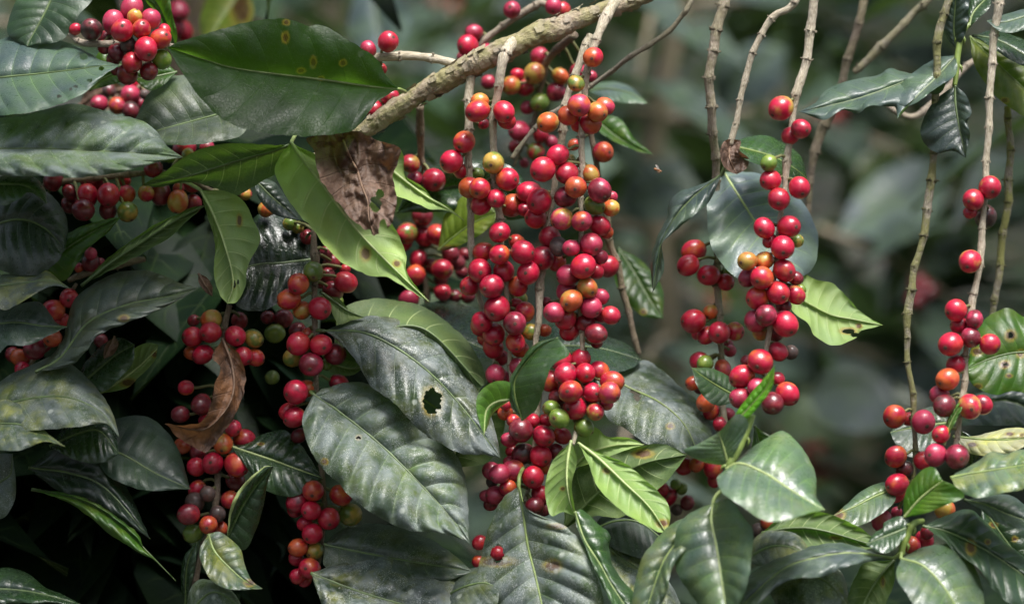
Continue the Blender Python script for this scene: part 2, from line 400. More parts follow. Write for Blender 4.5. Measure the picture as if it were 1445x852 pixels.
# ------------------------------------------------------------------ branches
# key: (label, colour, moss, node spacing in px, [(px, py, mm behind focus, width px), ...])
TAN, PALE, BROWN, GREY = (0.42, 0.36, 0.29), (0.57, 0.51, 0.40), (0.22, 0.165, 0.12), (0.31, 0.28, 0.22)
BRANCH = {
 'MB': ('thick lichen covered diagonal branch, its bark peeling, above the hanging fruit', (0.35, 0.285, 0.20), .75, 0,
   [(430,238,25,20),(505,190,22,25),(545,164,18,31),(575,144,15,29),(610,122,12,33),(650,101,8,33),(690,80,4,37),(730,62,4,33),(770,45,6,35),(825,24,8,29),(880,5,12,27),(960,-26,20,24)]),
 'T1': ('pale fruiting twig hung with red and orange cherries below the middle of the thick branch', PALE, .25, 42,
   [(724,60,2,20),(713,78,-12,17),(706,104,-14,15),(702,132,-12,13),(697,165,-10,12),(696,215,-8,11),(698,250,-8,11),(703,295,-6,11),(708,345,-4,10),(714,402,-2,9),(717,440,0,8),(720,500,2,7),(722,548,4,6),(722,590,6,5)]),
 'T2': ('pale twig with the fewest cherries, leftmost of those hanging from the thick branch', PALE, .3, 48,
   [(664,108,6,16),(662,140,4,14),(661,200,2,12),(663,270,3,12),(665,340,4,11),(671,395,6,10),(682,440,8,8),(692,480,10,6),(698,520,12,5)]),
 'T3': ('fruiting twig ending in light green young leaves under a dense red bunch', PALE, .25, 40,
   [(868,2,2,18),(851,34,-10,15),(840,58,-14,13),(832,88,-16,12),(826,120,-18,11),(822,170,-18,10),(821,220,-18,10),(820,280,-16,9),(820,340,-15,8),(819,400,-15,8),(820,450,-15,8),(822,495,-15,8),(822,545,-16,8),(816,595,-20,8),(808,628,-26,7)]),
 'T4': ('long fruiting twig crowded with crimson cherries down to its pinkish lowest bunch', PALE, .25, 44,
   [(834,50,8,14),(822,78,4,13),(803,130,2,12),(795,170,2,12),(790,215,4,11),(782,262,2,10),(772,325,0,10),(765,385,-2,10),(763,404,-2,13),(760,450,-4,10),(756,486,-4,9),(760,540,-6,8),(760,568,-6,9),(755,620,-6,8),(748,680,-6,7),(738,715,-6,5)]),
 'T5': ('blurred brown twig with yellow, green and red cherries behind the pale hanging twigs', BROWN, .3, 40,
   [(810,50,60,14),(790,68,90,13),(770,90,110,12),(764,120,115,10),(756,160,118,8),(740,200,120,7),(725,235,120,6)]),
 'T6': ('thin bare twig slanting down to a cut end from the top edge', GREY, .3, 34,
   [(978,-2,20,8),(962,22,22,8),(945,44,25,8),(916,63,28,8),(888,82,32,8),(834,122,48,7),(792,152,38,7),(757,177,30,7),(723,224,26,7)]),
 'T7': ('short horizontal twig with two red cherries beside the big spotted leaf', PALE, .2, 48,
   [(490,92,10,13),(528,82,12,14),(555,80,14,14),(576,79,14,14),(612,83,14,13),(640,90,12,14),(662,98,12,14)]),
 'T8': ('blurred slanting twig with pink cherries above the thick branch', TAN, .2, 50,
   [(790,-8,80,11),(760,5,82,11),(735,20,85,12),(705,41,88,10),(686,55,90,12),(672,70,92,8)]),
 'T9': ('brown twig with three red cherries beside the withered leaf', BROWN, .2, 60,
   [(592,150,40,13),(594,185,50,13),(594,215,58,11),(594,224,60,12),(600,240,62,5)]),
 'TA': ('blurred twig with dark red cherries behind the tip of the light green hanging leaf', BROWN, .3, 36,
   [(588,290,115,7),(592,330,115,8),(597,370,115,9),(602,420,115,10),(604,455,115,10)]),
 'TB': ('bare brown twig running down to the right of the densest bunches', (0.24,0.18,0.13), .4, 40,
   [(829,150,50,9),(836,200,52,9),(846,255,54,10),(857,312,56,11),(862,346,58,11),(874,384,60,11),(887,444,62,10),(902,500,64,9)]),
 'R1': ('stout pale twig passing behind the blue grey leaf to a bunch of red cherries', TAN, .45, 38,
   [(1024,-8,8,17),(1012,42,8,16),(1005,80,8,15),(1001,115,10,15),(1004,165,15,14),(1009,215,26,13),(1011,260,34,12),(1011,320,36,10),(1011,366,34,9),(1013,400,32,11),(1015,442,30,11),(1018,490,30,9),(1019,540,30,9),(1021,590,30,10),(1024,625,30,8)]),
 'R2': ('slim pale twig ending in a shrivelled brown clump over a pair of leaves', PALE, .2, 34,
   [(1126,-4,0,11),(1096,21,0,11),(1077,44,0,10),(1063,75,0,10),(1051,112,0,10),(1044,148,0,9),(1036,182,0,10),(1030,205,0,11)]),
 'R3': ('pale twig bearing the long bunch of crimson cherries right of the blue grey leaf', PALE, .2, 44,
   [(1149,-8,-38,14),(1144,45,-38,14),(1136,92,-40,13),(1127,124,-42,14),(1119,160,-42,10),(1114,195,-44,10),(1111,232,-44,12),(1107,265,-45,9),(1101,310,-45,8),(1097,350,-46,8),(1092,395,-46,8),(1088,440,-47,8),(1084,480,-48,8),(1081,520,-48,7),(1076,565,-48,6)]),
 'R4': ('blurred grey twig forking behind the scalloped leaf', (0.21,0.17,0.125), .3, 46,
   [(1222,-8,110,14),(1207,50,110,14),(1194,95,112,14),(1178,150,115,14),(1158,190,118,17),(1148,220,118,14),(1144,260,120,11),(1138,310,122,9)]),
 'R5': ('blurred slanting twig joining the forked grey twig', GREY, .5, 46,
   [(1322,-14,105,12),(1290,18,107,12),(1256,54,108,13),(1232,78,110,15),(1204,103,112,10)]),
 'R6': ('mossy twig bare of leaves with red cherries only near its lower end', GREY, 1.0, 40,
   [(1343,-10,-6,12),(1330,24,-6,12),(1325,48,-6,14),(1322,90,-6,12),(1320,150,-6,11),(1318,218,-6,11),(1313,255,-6,13),(1307,308,-6,13),(1299,350,-6,11),(1288,392,-6,11),(1283,428,-6,14),(1279,470,-6,10),(1281,505,-6,9),(1286,545,-6,9),(1289,572,-6,10),(1291,612,-6,8),(1291,648,-6,9),(1288,676,-6,7),(1282,690,-6,5)]),
 'R7': ('long pale twig with cherries in spaced bunches by the right edge', PALE, .2, 44,
   [(1411,-10,-30,14),(1406,30,-30,13),(1401,72,-30,12),(1398,112,-32,12),(1396,160,-34,11),(1394,200,-35,11),(1392,240,-36,10),(1388,300,-40,9),(1385,346,-42,12),(1378,400,-44,10),(1371,434,-46,13),(1365,480,-48,8),(1361,538,-50,10),(1356,575,-52,11),(1349,620,-55,8),(1340,655,-58,6)]),
 'R8': ('moss covered twig below the yellow green leaf at the right edge', GREY, 1.5, 40,
   [(1422,150,40,11),(1425,205,40,12),(1424,255,40,13),(1420,300,40,13),(1412,355,42,12),(1408,400,42,12),(1400,447,45,10)]),
 'R9': ('blurred pale twig arching behind the top right leaves', TAN, .2, 50,
   [(1470,60,110,10),(1443,86,110,11),(1428,70,110,11),(1400,76,110,10),(1367,92,108,10),(1328,134,106,11),(1294,164,106,11),(1265,158,106,9),(1240,138,106,8)]),
 'L1': ('brown twig carrying the ball of cherries at the upper left', TAN, .1, 60,
   [(82,40,0,6),(100,50,-2,7),(118,61,-4,10),(150,62,-6,11),(190,62,-6,10),(232,64,-6,9),(262,70,-2,8)]),
 'L2': ('shaded twig with dark cherries under the broad grey leaf', BROWN, .2, 50,
   [(60,262,30,8),(90,256,30,9),(125,252,30,9),(160,249,30,10),(212,244,32,9),(255,248,36,8),(300,270,40,8)]),
 'L3': ('upright twig with bright red cherries between the dark leaf and the dusty leaves', BROWN, .1, 48,
   [(442,325,4,8),(444,352,3,11),(446,368,2,14),(443,405,1,9),(445,450,0,9),(446,500,0,9),(447,545,0,9),(450,600,4,9),(456,680,4,8),(457,720,4,8),(455,760,4,8),(446,810,6,8)]),
 'L4': ('twig with cherries and dried black fruit behind the curled brown leaf', (0.25,0.19,0.14), .1, 50,
   [(324,430,14,9),(318,462,14,10),(315,520,16,10),(313,590,16,10),(309,660,14,9),(305,705,12,11),(297,742,14,9),(286,772,16,8),(277,812,18,9),(270,850,20,8)]),
 'L5': ('dark knotted twig with a few shaded cherries at the left', BROWN, .3, 44,
   [(96,396,34,8),(112,389,34,10),(140,380,34,12),(178,370,36,13),(205,366,38,8)]),
 'L6': ('hidden twig with shaded cherries behind the dark leaves at the left edge', BROWN, .2, 44,
   [(108,400,30,6),(92,428,32,7),(78,470,34,7),(50,505,36,7),(20,535,38,7)]),
 'L7': ('blurred twig with dusty pink cherries seen between two leaves at the upper left', BROWN, .2, 44,
   [(210,105,110,7),(196,125,110,7),(170,145,112,7),(130,150,114,7)]),
 'BA': ('distant twig with blurred red cherries beyond the bare mossy twig', BROWN, .2, 60,
   [(1290,340,1000,8),(1300,390,1000,8),(1304,450,1000,7)]),
 'BB': ('distant twig with blurred pink cherries at the top left beyond the big spotted leaf', BROWN, .2, 60,
   [(262,-20,260,7),(254,20,260,7),(250,60,260,6)]),
 'LA': ('short twig with three cherries behind the tip of the spotted leaf', TAN, .3, 44,
   [(505,100,60,7),(530,118,60,7),(545,150,55,8)]),
}

# ------------------------------------------------------------------ cherries
# one block per close-up of the photograph: (x0, y0, enlargement), then per branch "x y radius ripeness layer"
# layer 0 in front of its twig, 1 beside it, 2 behind, 3 and 4 deeper
FRUIT = [
 ((600,0,5), {
  'T8': '612 70 62 P 0, 345 230 58 P 1, 300 325 76 R 0, 372 325 60 R 1, 440 368 55 P 1, 265 405 42 P 2, 905 45 58 P 1, 965 70 62 R 1',
  'T5': '805 395 62 P 2, 770 520 75 Y 0, 650 525 45 R 1, 605 605 66 OY 0, 705 620 64 R 1, 955 540 58 OY 1, 445 580 50 P 1, 925 650 70 DP 1, 805 725 68 G 0, 722 760 48 P 1, 1085 515 64 P 1, 1175 540 38 P 2',
  'T3': '1185 405 75 OR 0, 1065 590 60 YG 0, 1085 745 80 PO 0, 1215 790 70 OY 0, 1268 750 66 PO 1, 1010 815 70 OR 1',
  'T1': '385 720 66 OY 1, 370 785 86 R 0, 555 790 75 R 0'}),
 ((600,130,5), {
  'T3': '1085 232 56 OR 2, 1165 222 78 OR 1, 935 445 74 R 0, 830 545 90 R 0, 1000 572 76 R 0, 1020 480 42 YG 2, 935 522 38 O 2, 1168 580 64 YO 1, 1062 670 80 OR 0, 990 740 76 DP 1, 1230 695 86 DP 0, 1195 800 70 G 0, 1312 818 62 YO 1, 1318 738 40 P 2',
  'T4': '865 215 74 OY 0, 735 712 82 R 1, 805 770 90 R 0',
  'T5': '662 275 76 P 0, 815 300 60 R 1, 890 352 46 P 1, 640 385 52 D 2, 778 420 64 RG 1, 700 500 34 P 2',
  'TB': '1050 372 42 O 1, 1256 424 74 OR 0',
  'T2': '275 352 78 RO 0, 185 490 84 R 0, 250 558 54 R 1, 370 580 48 G 2, 410 225 40 R 2',
  'T9': '58 618 82 R 0',
  'T1': '480 500 78 YG 0, 312 675 76 O 1, 385 680 76 RO 0, 580 615 82 R 0, 395 795 70 R 1, 500 750 68 R 0, 615 800 84 O 2, 575 205 60 R 1'}),
 ((600,290,5), {
  'T1': '525 190 78 R 0, 410 326 66 OR 1, 525 345 76 R 0, 648 260 58 O 2, 690 330 84 R 0, 555 463 76 R 0, 470 570 86 R 0, 655 570 70 R 1, 507 725 90 R 0, 700 750 74 OR 1, 630 735 44 O 2, 645 690 40 R 2',
  'T2': '385 460 90 R 0, 315 567 72 R 0, 400 820 76 R 0',
  'T4': '780 88 76 R 0, 700 30 50 R 1, 728 475 86 R 0, 825 370 84 R 0, 880 225 80 R 1',
  'T3': '942 290 68 B 1, 1030 300 62 P 0, 930 402 62 R 2, 965 95 80 PY 0, 1105 110 78 PO 0, 1230 140 72 R 1, 1278 190 48 O 2, 1170 275 84 P 0, 1115 430 90 R 0, 1010 490 80 P 1, 1205 465 56 R 2, 1235 362 52 P 2, 1145 580 72 OY 0, 1000 605 74 P 1, 1030 670 82 OY 0, 1240 642 56 P 1, 1170 717 76 P 0, 910 755 74 P 0, 990 800 80 R 0, 1245 770 58 P 1, 1310 775 68 R 1, 1130 830 70 D 1',
  'TB': '1290 430 76 R 0'}),
 ((640,400,5), {
  'T2': '195 290 74 R 0, 285 358 80 R 0, 280 450 76 R 1, 215 390 50 R 2, 330 520 60 R 2, 295 640 72 P 0, 360 672 54 P 1',
  'T1': '432 280 84 DP 0, 436 415 72 R 0, 545 340 66 YG 1, 640 330 48 O 2, 470 465 60 O 2, 450 585 58 P 1, 470 110 52 YG 3',
  'T3': '820 332 72 R 1, 1005 352 74 D 1, 1010 420 40 D 2, 760 540 70 R 1, 895 540 74 R 1, 788 640 78 R 0, 930 630 72 R 0, 1028 612 66 OR 1, 688 687 78 RO 1, 1120 692 78 OR 0, 1100 770 76 PO 0, 825 762 84 R 0, 980 770 72 R 0, 735 800 60 D 1, 655 130 38 D 3'}),
 ((640,550,5), {
  'T3': '860 130 80 R 0, 1000 155 64 R 0, 1080 95 50 P 1, 745 200 74 G 0, 692 130 60 G 1, 920 265 66 G 1, 745 100 40 D 2',
  'T4': '365 165 52 O 1, 372 105 40 R 1, 300 125 36 D 2, 420 215 46 R 1, 475 285 86 D 0, 395 350 56 P 0, 560 215 50 R 1, 650 215 52 R 1, 635 325 80 R 0, 765 322 64 R 1, 490 450 74 DB 1, 410 430 46 R 2, 615 465 76 R 0, 720 435 56 D 1, 640 545 50 R 2, 395 505 42 P 1, 268 570 64 P 1, 325 590 70 P 0, 420 570 78 PO 0, 270 650 42 B 1, 562 615 80 R 0, 385 690 60 RO 0, 295 742 66 P 0, 230 745 42 P 1, 615 735 66 R 0, 572 820 66 D 0, 640 840 50 D 1, 262 805 46 D 2'}),
 ((640,690,5), {
  'T4': '185 375 50 R 1, 175 510 46 R 1, 310 450 50 R 1'}),
 ((1000,100,5), {
  'R3': '510 265 88 R 0, 650 410 70 R 0, 575 460 62 R 1, 425 652 60 G 0, 437 772 72 R 0, 640 825 76 R 0, 495 905 78 R 0'}),
 ((930,310,5), {
  'R1': '245 225 82 RO 0, 205 322 74 R 0, 350 392 80 R 0, 470 440 60 R 1, 478 380 46 G 1, 242 716 84 R 0, 362 650 54 OY 1, 425 795 76 R 0, 535 786 66 R 0, 335 815 64 R 1, 270 812 36 R 2',
  'R3': '742 58 76 R 0, 915 50 84 R 0, 782 150 50 R 1, 975 150 46 YG 2, 872 196 84 R 0, 622 292 70 Y 0, 742 290 66 OY 0, 635 405 70 P 1, 725 410 82 RO 0, 885 360 82 R 0, 962 412 52 D 1, 695 550 80 RO 0, 840 515 84 R 0, 965 530 68 R 1, 1000 492 38 G 2, 880 610 58 D 2, 682 712 82 P 1, 755 675 76 DP 0, 890 735 90 R 0, 820 800 56 D 2, 715 800 54 Y 2'}),
 ((930,460,5), {
  'R1': '285 245 62 R 1, 325 265 58 G 0, 450 300 62 PO 1, 240 402 50 O 1, 285 440 40 D 2, 330 540 70 O 1, 370 600 62 R 1, 430 690 52 R 1, 490 620 46 P 2, 500 175 48 P 3, 490 130 36 P 3',
  'R3': '715 250 90 R 0, 840 180 68 R 1, 930 185 54 B 2, 585 355 88 R 0, 620 245 44 D 2, 690 430 66 P 0, 575 507 72 P 0, 835 372 50 R 1, 800 545 78 D 0, 905 478 82 R 0'}),
 ((900,610,5), {
  'R1': '415 225 56 OR 1, 530 250 74 R 1, 540 335 50 R 2, 330 240 60 R 2, 210 450 66 R 3, 350 495 52 D 3, 265 365 38 G 3, 310 395 42 G 3, 275 545 42 B 3, 170 400 50 R 3, 850 690 56 B 3, 910 635 44 O 3'}),
 ((1190,540,5.667), {
  'R6': '410 268 94 RO 0, 640 312 96 P 0, 525 290 60 R 2, 420 590 90 RO 0, 490 692 74 DB 1, 430 812 92 R 0, 425 880 76 R 1, 632 620 70 R 1',
  'R7': '770 95 78 P 1, 810 182 88 DB 0, 1010 190 102 R 0, 1112 175 82 R 1, 782 410 74 R 0, 738 577 94 P 0, 910 590 100 DP 0'}),
 ((1240,400,5.327), {
  'R7': '580 200 84 R 0, 720 270 70 DP 0, 607 315 68 R 1, 690 405 76 DP 0, 540 455 94 R 0, 835 455 78 R 0, 582 610 72 R 1, 518 718 88 O 0'}),
 ((1220,130,2.84), {
  'R7': '502 382 46 R 0, 436 432 42 R 0, 485 500 46 DB 2, 423 482 26 R 1, 423 678 45 R 0'}),
 ((1156,680,5), {
  'R6': '440 268 70 P 2, 545 212 40 P 3, 885 192 74 OY 3, 740 410 70 R 3, 655 445 64 R 3, 760 355 48 D 3'}),
 ((60,0,5), {
  'L1': '630 62 82 P 1, 500 160 80 P 1, 563 217 80 R 0, 650 122 54 YO 1, 763 136 74 P 1, 698 207 68 RO 0, 860 217 46 R 2, 833 275 76 RO 0, 730 347 84 R 0, 603 317 58 B 0, 525 370 62 D 1, 630 442 74 R 0, 600 525 74 D 1, 750 505 62 D 1, 842 422 72 G 1, 452 280 62 D 2, 440 332 54 D 2, 345 210 80 DB 0, 232 207 42 R 1, 500 420 50 D 2, 512 500 32 D 2',
  'L7': '400 732 62 P 0, 530 747 62 OP 0, 620 667 70 P 1, 670 590 52 R 1, 722 667 42 B 0, 622 780 62 DB 0, 692 732 42 P 1, 470 640 50 DB 2'}),
 ((60,170,5), {
  'L2': '355 432 84 D 1, 195 505 56 D 1, 315 532 82 R 1, 465 527 82 R 0, 195 592 62 D 2, 288 632 80 D 0, 462 635 62 D 1, 600 645 72 YG 0, 590 522 66 OR 1, 580 425 46 O 2, 730 515 56 R 1, 830 512 78 D 1, 955 572 76 YO 0, 960 480 44 R 1, 1060 437 72 OR 2, 1060 590 62 D 2, 1000 197 82 R 2, 1160 192 52 P 2, 782 340 62 D 1, 1025 242 44 YG 1, 75 422 72 D 1, 1432 520 42 RY 3'}),
 ((340,280,5), {
  'L3': '175 78 56 YO 3, 345 180 50 YG 3, 400 205 46 YG 3, 470 272 56 D 3, 512 515 70 G 0, 405 602 78 RO 0, 338 712 76 OR 0, 432 790 64 YO 1, 557 775 80 R 0, 640 452 64 D 3, 740 590 74 R 2, 650 652 72 D 2, 735 500 38 R 3, 690 722 36 G 3, 610 542 54 D 3, 600 382 48 D 3, 560 590 50 D 3',
  'TA': '1280 122 76 D 0, 1170 247 74 RG 0, 1140 312 66 R 1, 1298 268 72 R 0, 1388 257 76 R 0, 1253 427 66 R 1, 1232 540 72 RO 0, 1352 482 62 D 1, 1418 500 78 R 0, 1422 660 62 R 0, 1185 715 74 P 0, 1510 690 46 D 2'}),
 ((500,290,5), {
  'TA': '680 340 62 D 1, 720 400 60 D 2, 610 520 50 D 2, 760 470 46 D 3, 800 640 50 D 2, 780 345 50 D 3'}),
 ((540,200,5), {
  'T9': '195 155 66 R 0, 228 268 62 P 1, 365 270 80 R 0'}),
 ((240,400,5), {
  'L4': '290 255 72 OY 1, 285 345 76 R 0, 160 375 76 R 0, 460 370 74 R 0, 590 387 66 YG 1, 230 500 72 R 0, 155 487 56 O 1, 515 512 68 R 0, 600 522 64 RO 1, 165 262 44 D 3, 490 262 62 D 3, 112 735 52 R 2, 222 837 62 D 1',
  'L3': '905 425 84 R 0, 1065 432 78 R 0, 970 358 48 O 2, 1165 497 80 D 1, 995 570 84 DP 0, 865 522 68 YG 2, 1100 572 42 G 2, 887 765 88 R 0, 960 742 62 RO 1, 1190 702 62 R 2, 900 332 62 D 3, 740 352 72 G 4, 800 247 68 D 4, 720 662 52 G 4, 690 240 50 D 4'}),
 ((220,540,5), {
  'L3': '935 202 62 R 1, 975 242 78 R 0, 1010 372 54 D 2',
  'L4': '320 162 72 D 1, 172 222 58 D 1, 345 257 42 R 2, 545 320 60 R 0, 625 400 76 R 1, 475 430 72 OY 0, 400 567 80 R 0, 285 592 68 R 1, 570 575 84 R 0, 300 492 62 D 2, 190 440 62 O 3, 560 690 64 D 3, 460 90 60 D 3'}),
 ((220,670,5), {
  'L4': '290 97 60 R 1, 365 132 56 B 0, 275 192 72 B 0, 230 277 76 D 0, 435 275 58 B 0, 370 352 66 OR 0, 260 412 70 G 1, 522 172 66 OR 1, 460 372 48 O 1',
  'L3': '1110 112 76 OR 0, 1000 187 76 R 0, 1095 250 70 R 0, 985 247 54 R 1, 1220 307 78 R 0, 1050 342 52 R 1, 1105 412 74 R 0, 1305 142 72 RO 1, 1370 277 80 YG 2, 1003 512 66 O 0, 1120 535 62 YG 0, 990 587 52 R 1, 1085 657 76 RO 0, 1000 712 56 R 0, 1050 742 48 R 1'}),
 ((0,340,5), {
  'L5': '640 90 46 P 0, 640 152 62 D 1, 710 152 32 P 1, 560 190 36 R 1',
  'L6': '487 402 66 R 0, 375 490 76 RO 0, 442 562 56 R 1, 370 682 66 O 0, 240 762 76 DP 0, 140 822 62 O 1, 157 902 54 R 0, 300 730 60 D 2, 90 800 56 D 2',
  'L4': '710 700 46 D 4'}),
 ((0,0,1), {
  'BA': '1296 402 13 D 0, 1310 412 12 D 0, 1292 424 12 D 0',
  'BB': '252 16 15 P 0, 246 38 15 P 0, 258 44 14 R 1'}),
 ((480,0,5), {
  'T7': '340 296 76 R 0, 198 352 60 P 1, 290 490 40 R 2',
  'LA': '240 775 64 R 0, 350 680 66 R 0'}),
]
SKIN = {  # linear base colours of the ripening stages
 'R': (0.41, 0.005, 0.034), 'P': (0.37, 0.022, 0.066), 'D': (0.13, 0.007, 0.018), 'O': (0.50, 0.088, 0.022),
 'Y': (0.42, 0.27, 0.050), 'G': (0.11, 0.18, 0.024), 'B': (0.045, 0.028, 0.025)}
SKIN2 = {'R': (0.45, 0.024, 0.026), 'P': (0.26, 0.012, 0.028), 'D': (0.24, 0.010, 0.020), 'O': (0.40, 0.018, 0.02),
 'Y': (0.42, 0.10, 0.03), 'G': (0.19, 0.25, 0.035), 'B': (0.09, 0.05, 0.04)}
RIPE = {'G': 'green unripe cherry', 'Y': 'yellow half ripe cherry', 'O': 'orange half ripe cherry', 'B': 'dried blackened cherry', 'D': 'dark overripe cherry'}
# ------------------------------------------------------------------ leaves
# upper colour, lower colour, roughness, dust, translucency, vein strength, yellowing
LOOK = {
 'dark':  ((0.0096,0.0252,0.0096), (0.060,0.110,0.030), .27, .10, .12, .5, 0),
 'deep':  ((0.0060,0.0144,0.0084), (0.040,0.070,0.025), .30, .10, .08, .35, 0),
 'mid':   ((0.0182,0.0476,0.0126), (0.085,0.155,0.040), .29, .15, .22, .8, 0),
 'grey':  ((0.0280,0.0434,0.0294), (0.10,0.16,0.06), .40, .55, .12, .5, .1),
 'dusty': ((0.0255,0.0405,0.0255), (0.10,0.16,0.06), .40, 1.0, .10, .6, .14),
 'mottle':((0.0104,0.0208,0.0111), (0.08,0.13,0.05), .34, 1.5, .10, .6, .15),
 'sheen': ((0.0350,0.0560,0.0550), (0.11,0.18,0.08), .30, .22, .14, .6, 0),
 'bloom_sky': ((0.110,0.150,0.180), (0.10,0.16,0.10), .36, .12, .12, .25, 0),  # sky reflection painted into the upper colour
 'pale':  ((0.0430,0.0760,0.0500), (0.13,0.21,0.09), .29, .35, .18, .9, .15),
 'young': ((0.062,0.14,0.028), (0.155,0.255,0.068), .34, .08, .24, 1.1, .1),
 'under': ((0.05,0.10,0.03), (0.20,0.30,0.105), .42, .05, .26, 1.0, .12),
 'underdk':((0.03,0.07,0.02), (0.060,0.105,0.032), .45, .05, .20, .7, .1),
 'vivid': ((0.060,0.17,0.012), (0.10,0.24,0.02), .38, .05, .42, .8, .2),
 'lime':  ((0.12,0.17,0.02), (0.20,0.25,0.03), .45, .05, .40, .6, .6),
 'sick':  ((0.26,0.25,0.14), (0.28,0.28,0.12), .5, .6, .2, .5, .8),
}
GLOSS = {'dusty': .42, 'mottle': .5, 'grey': .5, 'sheen': .42, 'deep': .5, 'bloom_sky': .5}
LEAVES = []
def L(parent, label, look, d, mid, A, B, **kw):
    """d = (base, tip, edge A, edge B) in mm behind the plane of focus; mid, A, B: midrib and the two margins, base to tip"""
    LEAVES.append((parent, label, look, d, mid, A, B, kw))

# upper left
L('MB', 'big dark green leaf with brown spots, its upper half lit through', 'mid', (-18,-42,-4,-34),
  [(563,126),(520,122),(450,112),(340,98),(290,85),(236,67)],
  [(563,126),(546,108),(530,82),(490,56),(455,36),(435,37),(405,27),(370,28),(330,36),(290,48),(260,57),(236,67)],
  [(563,126),(545,135),(530,146),(515,165),(495,185),(440,192),(390,190),(345,182),(310,165),(285,140),(262,110),(236,67)],
  spots=[(404,32,5,4),(403,53,5,8),(442,88,4.5,8),(484,89,5,5),(425,100,6,4),(453,111,5,3)], pet=[(572,130,8),(563,126,-18)], trans=.6, rough=.34, dust=.12, fine=1, corr=.7, look2=.62, vein=.15, gloss=.2)
L('', 'smooth blue grey leaf with small insect holes at the far upper left', 'sheen', (-10,-28,36,-30),
  [(-60,118),(0,110),(60,104),(110,98),(140,94),(170,92)],
  [(-60,118),(-30,80),(0,57),(20,51),(60,52),(100,62),(125,75),(145,86),(170,92)],
  [(-60,118),(-30,150),(0,162),(50,158),(90,145),(120,130),(145,108),(170,92)],
  look2=1.35, holes=[(118,80,6,5),(143,97,3.5,3),(127,114,4,2.6),(107,122,2.5,2.5),(100,126,2.5,2.5),(83,136,3.4,2.6)], fine=1)
L('', 'long dusty grey leaf, deeply ribbed, lying across the left edge', 'dusty', (-30,-45,40,-36),
  [(-80,205),(0,210),(60,210),(130,213),(190,216),(258,222)],
  [(-80,205),(-20,172),(40,160),(100,147),(140,155),(165,163),(200,170),(225,190),(236,207),(258,222)],
  [(-80,205),(-40,240),(0,247),(60,248),(120,250),(180,240),(225,229),(258,222)], corr=6.5, yellow=.1, look2=2.0, rough=.46)
L('', 'dark leaf hanging in the top left corner above the insect bitten leaf', 'dark', (15,0,12,-10),
  [(85,-30),(65,15),(45,52),(38,66)],
  [(85,-30),(30,-5),(15,20),(10,45),(20,58),(38,66)],
  [(85,-30),(130,-5),(112,20),(100,40),(85,58),(38,66)], rough=.42, corr=1.6)
L('', 'grey green leaf behind the big spotted leaf, its top corner bright green', 'grey', (12,4,20,-22),
  [(345,150),(303,163),(225,184),(178,200)],
  [(345,150),(310,120),(250,106),(230,116),(210,132),(197,155),(178,200)],
  [(345,150),(345,188),(300,201),(250,205),(178,200)], dust=.3, trans=.3)
L('', 'dark green leaf with plain underside just below the big spotted leaf', 'underdk', (-8,-22,-12,10),
  [(408,205),(380,214),(330,228),(270,247),(200,262)],
  [(408,205),(370,204),(330,202),(290,208),(260,222),(235,240),(200,262)],
  [(408,205),(395,240),(370,256),(345,271),(325,276),(300,264),(262,257),(225,264),(200,262)], under=1, rough=.5)
L('', 'short yellow green leaf hanging straight down with an orange fleck', 'under', (-8,-24,6,-4),
  [(283,268),(300,300),(317,345),(329,396),(321,429)],
  [(283,268),(291,300),(303,340),(302,385),(310,415),(321,429)],
  [(283,268),(320,270),(345,285),(357,310),(367,338),(350,375),(346,405),(335,425),(321,429)],
  under=1, spots=[(338,311,4,9),(330,402,3,5)], holes=[(331,402,1.6,6),(336,398,1.5,3)], fine=1, pet=[(247,255,14),(262,257,4),(283,268,-8)], look2=.8)
L('', 'large light green leaf seen from beneath, pointing down right below the withered leaf', 'under', (-14,-50,-10,8),
  [(411,201),(430,228),(456,262),(503,324),(555,378),(606,426)],
  [(411,201),(388,236),(400,270),(420,300),(440,322),(455,343),(475,364),(495,377),(522,389),(545,391),(575,408),(606,426)],
  [(411,201),(450,222),(500,262),(545,305),(562,330),(573,360),(574,382),(586,402),(606,426)],
  under=1, spots=[(516,358,8,10),(560,372,6,5)], fine=1, pet=[(418,188,10),(411,201,-14)], corr=1.0)
L('', 'narrow pale leaf with curled margin behind the withered leaf', 'under', (30,14,4,-12),
  [(527,215),(560,246),(600,276),(628,292),(655,311)],
  [(527,215),(548,203),(568,216),(572,248),(594,262),(611,280),(632,291),(655,311)],
  [(527,215),(540,262),(559,276),(584,285),(606,295),(630,297),(655,311)], under=1)
L('', 'yellow green leaf with an orange margin behind the leftmost hanging twig', 'lime', (60,48,8,-8),
  [(618,354),(640,335),(668,315),(700,300)],
  [(618,354),(622,325),(628,303),(650,279),(680,268),(700,300)],
  [(618,354),(640,350),(662,340),(682,328),(698,312),(700,300)], spots=[(632,351,22,5)])
L('', 'dark green leaf filling the gap between the fruiting twigs and the narrow pale leaf', 'dark', (75,60,0,-10),
  [(560,300),(620,268),(690,262),(770,300)],
  [(560,300),(590,245),(650,228),(720,235),(770,300)],
  [(560,300),(600,300),(660,300),(720,310),(770,300)], trans=.25)
L('', 'broad dark green leaf behind the dusty speckled leaf at centre', 'underdk', (10,0,30,0),
  [(470,500),(530,470),(600,465),(680,545)],
  [(470,500),(480,440),(520,422),(560,424),(600,434),(645,466),(674,502),(686,535),(680,545)],
  [(470,500),(520,520),(600,560),(660,570),(680,545)], under=1)
L('', 'glossy blackish leaf behind the fruit, touching the tip of the light green leaf', 'deep', (70,50,50,-30),
  [(560,450),(610,462),(650,478),(700,500)],
  [(560,450),(592,430),(640,425),(690,450),(700,500)],
  [(560,450),(600,490),(650,500),(690,505),(700,500)], rough=.26)
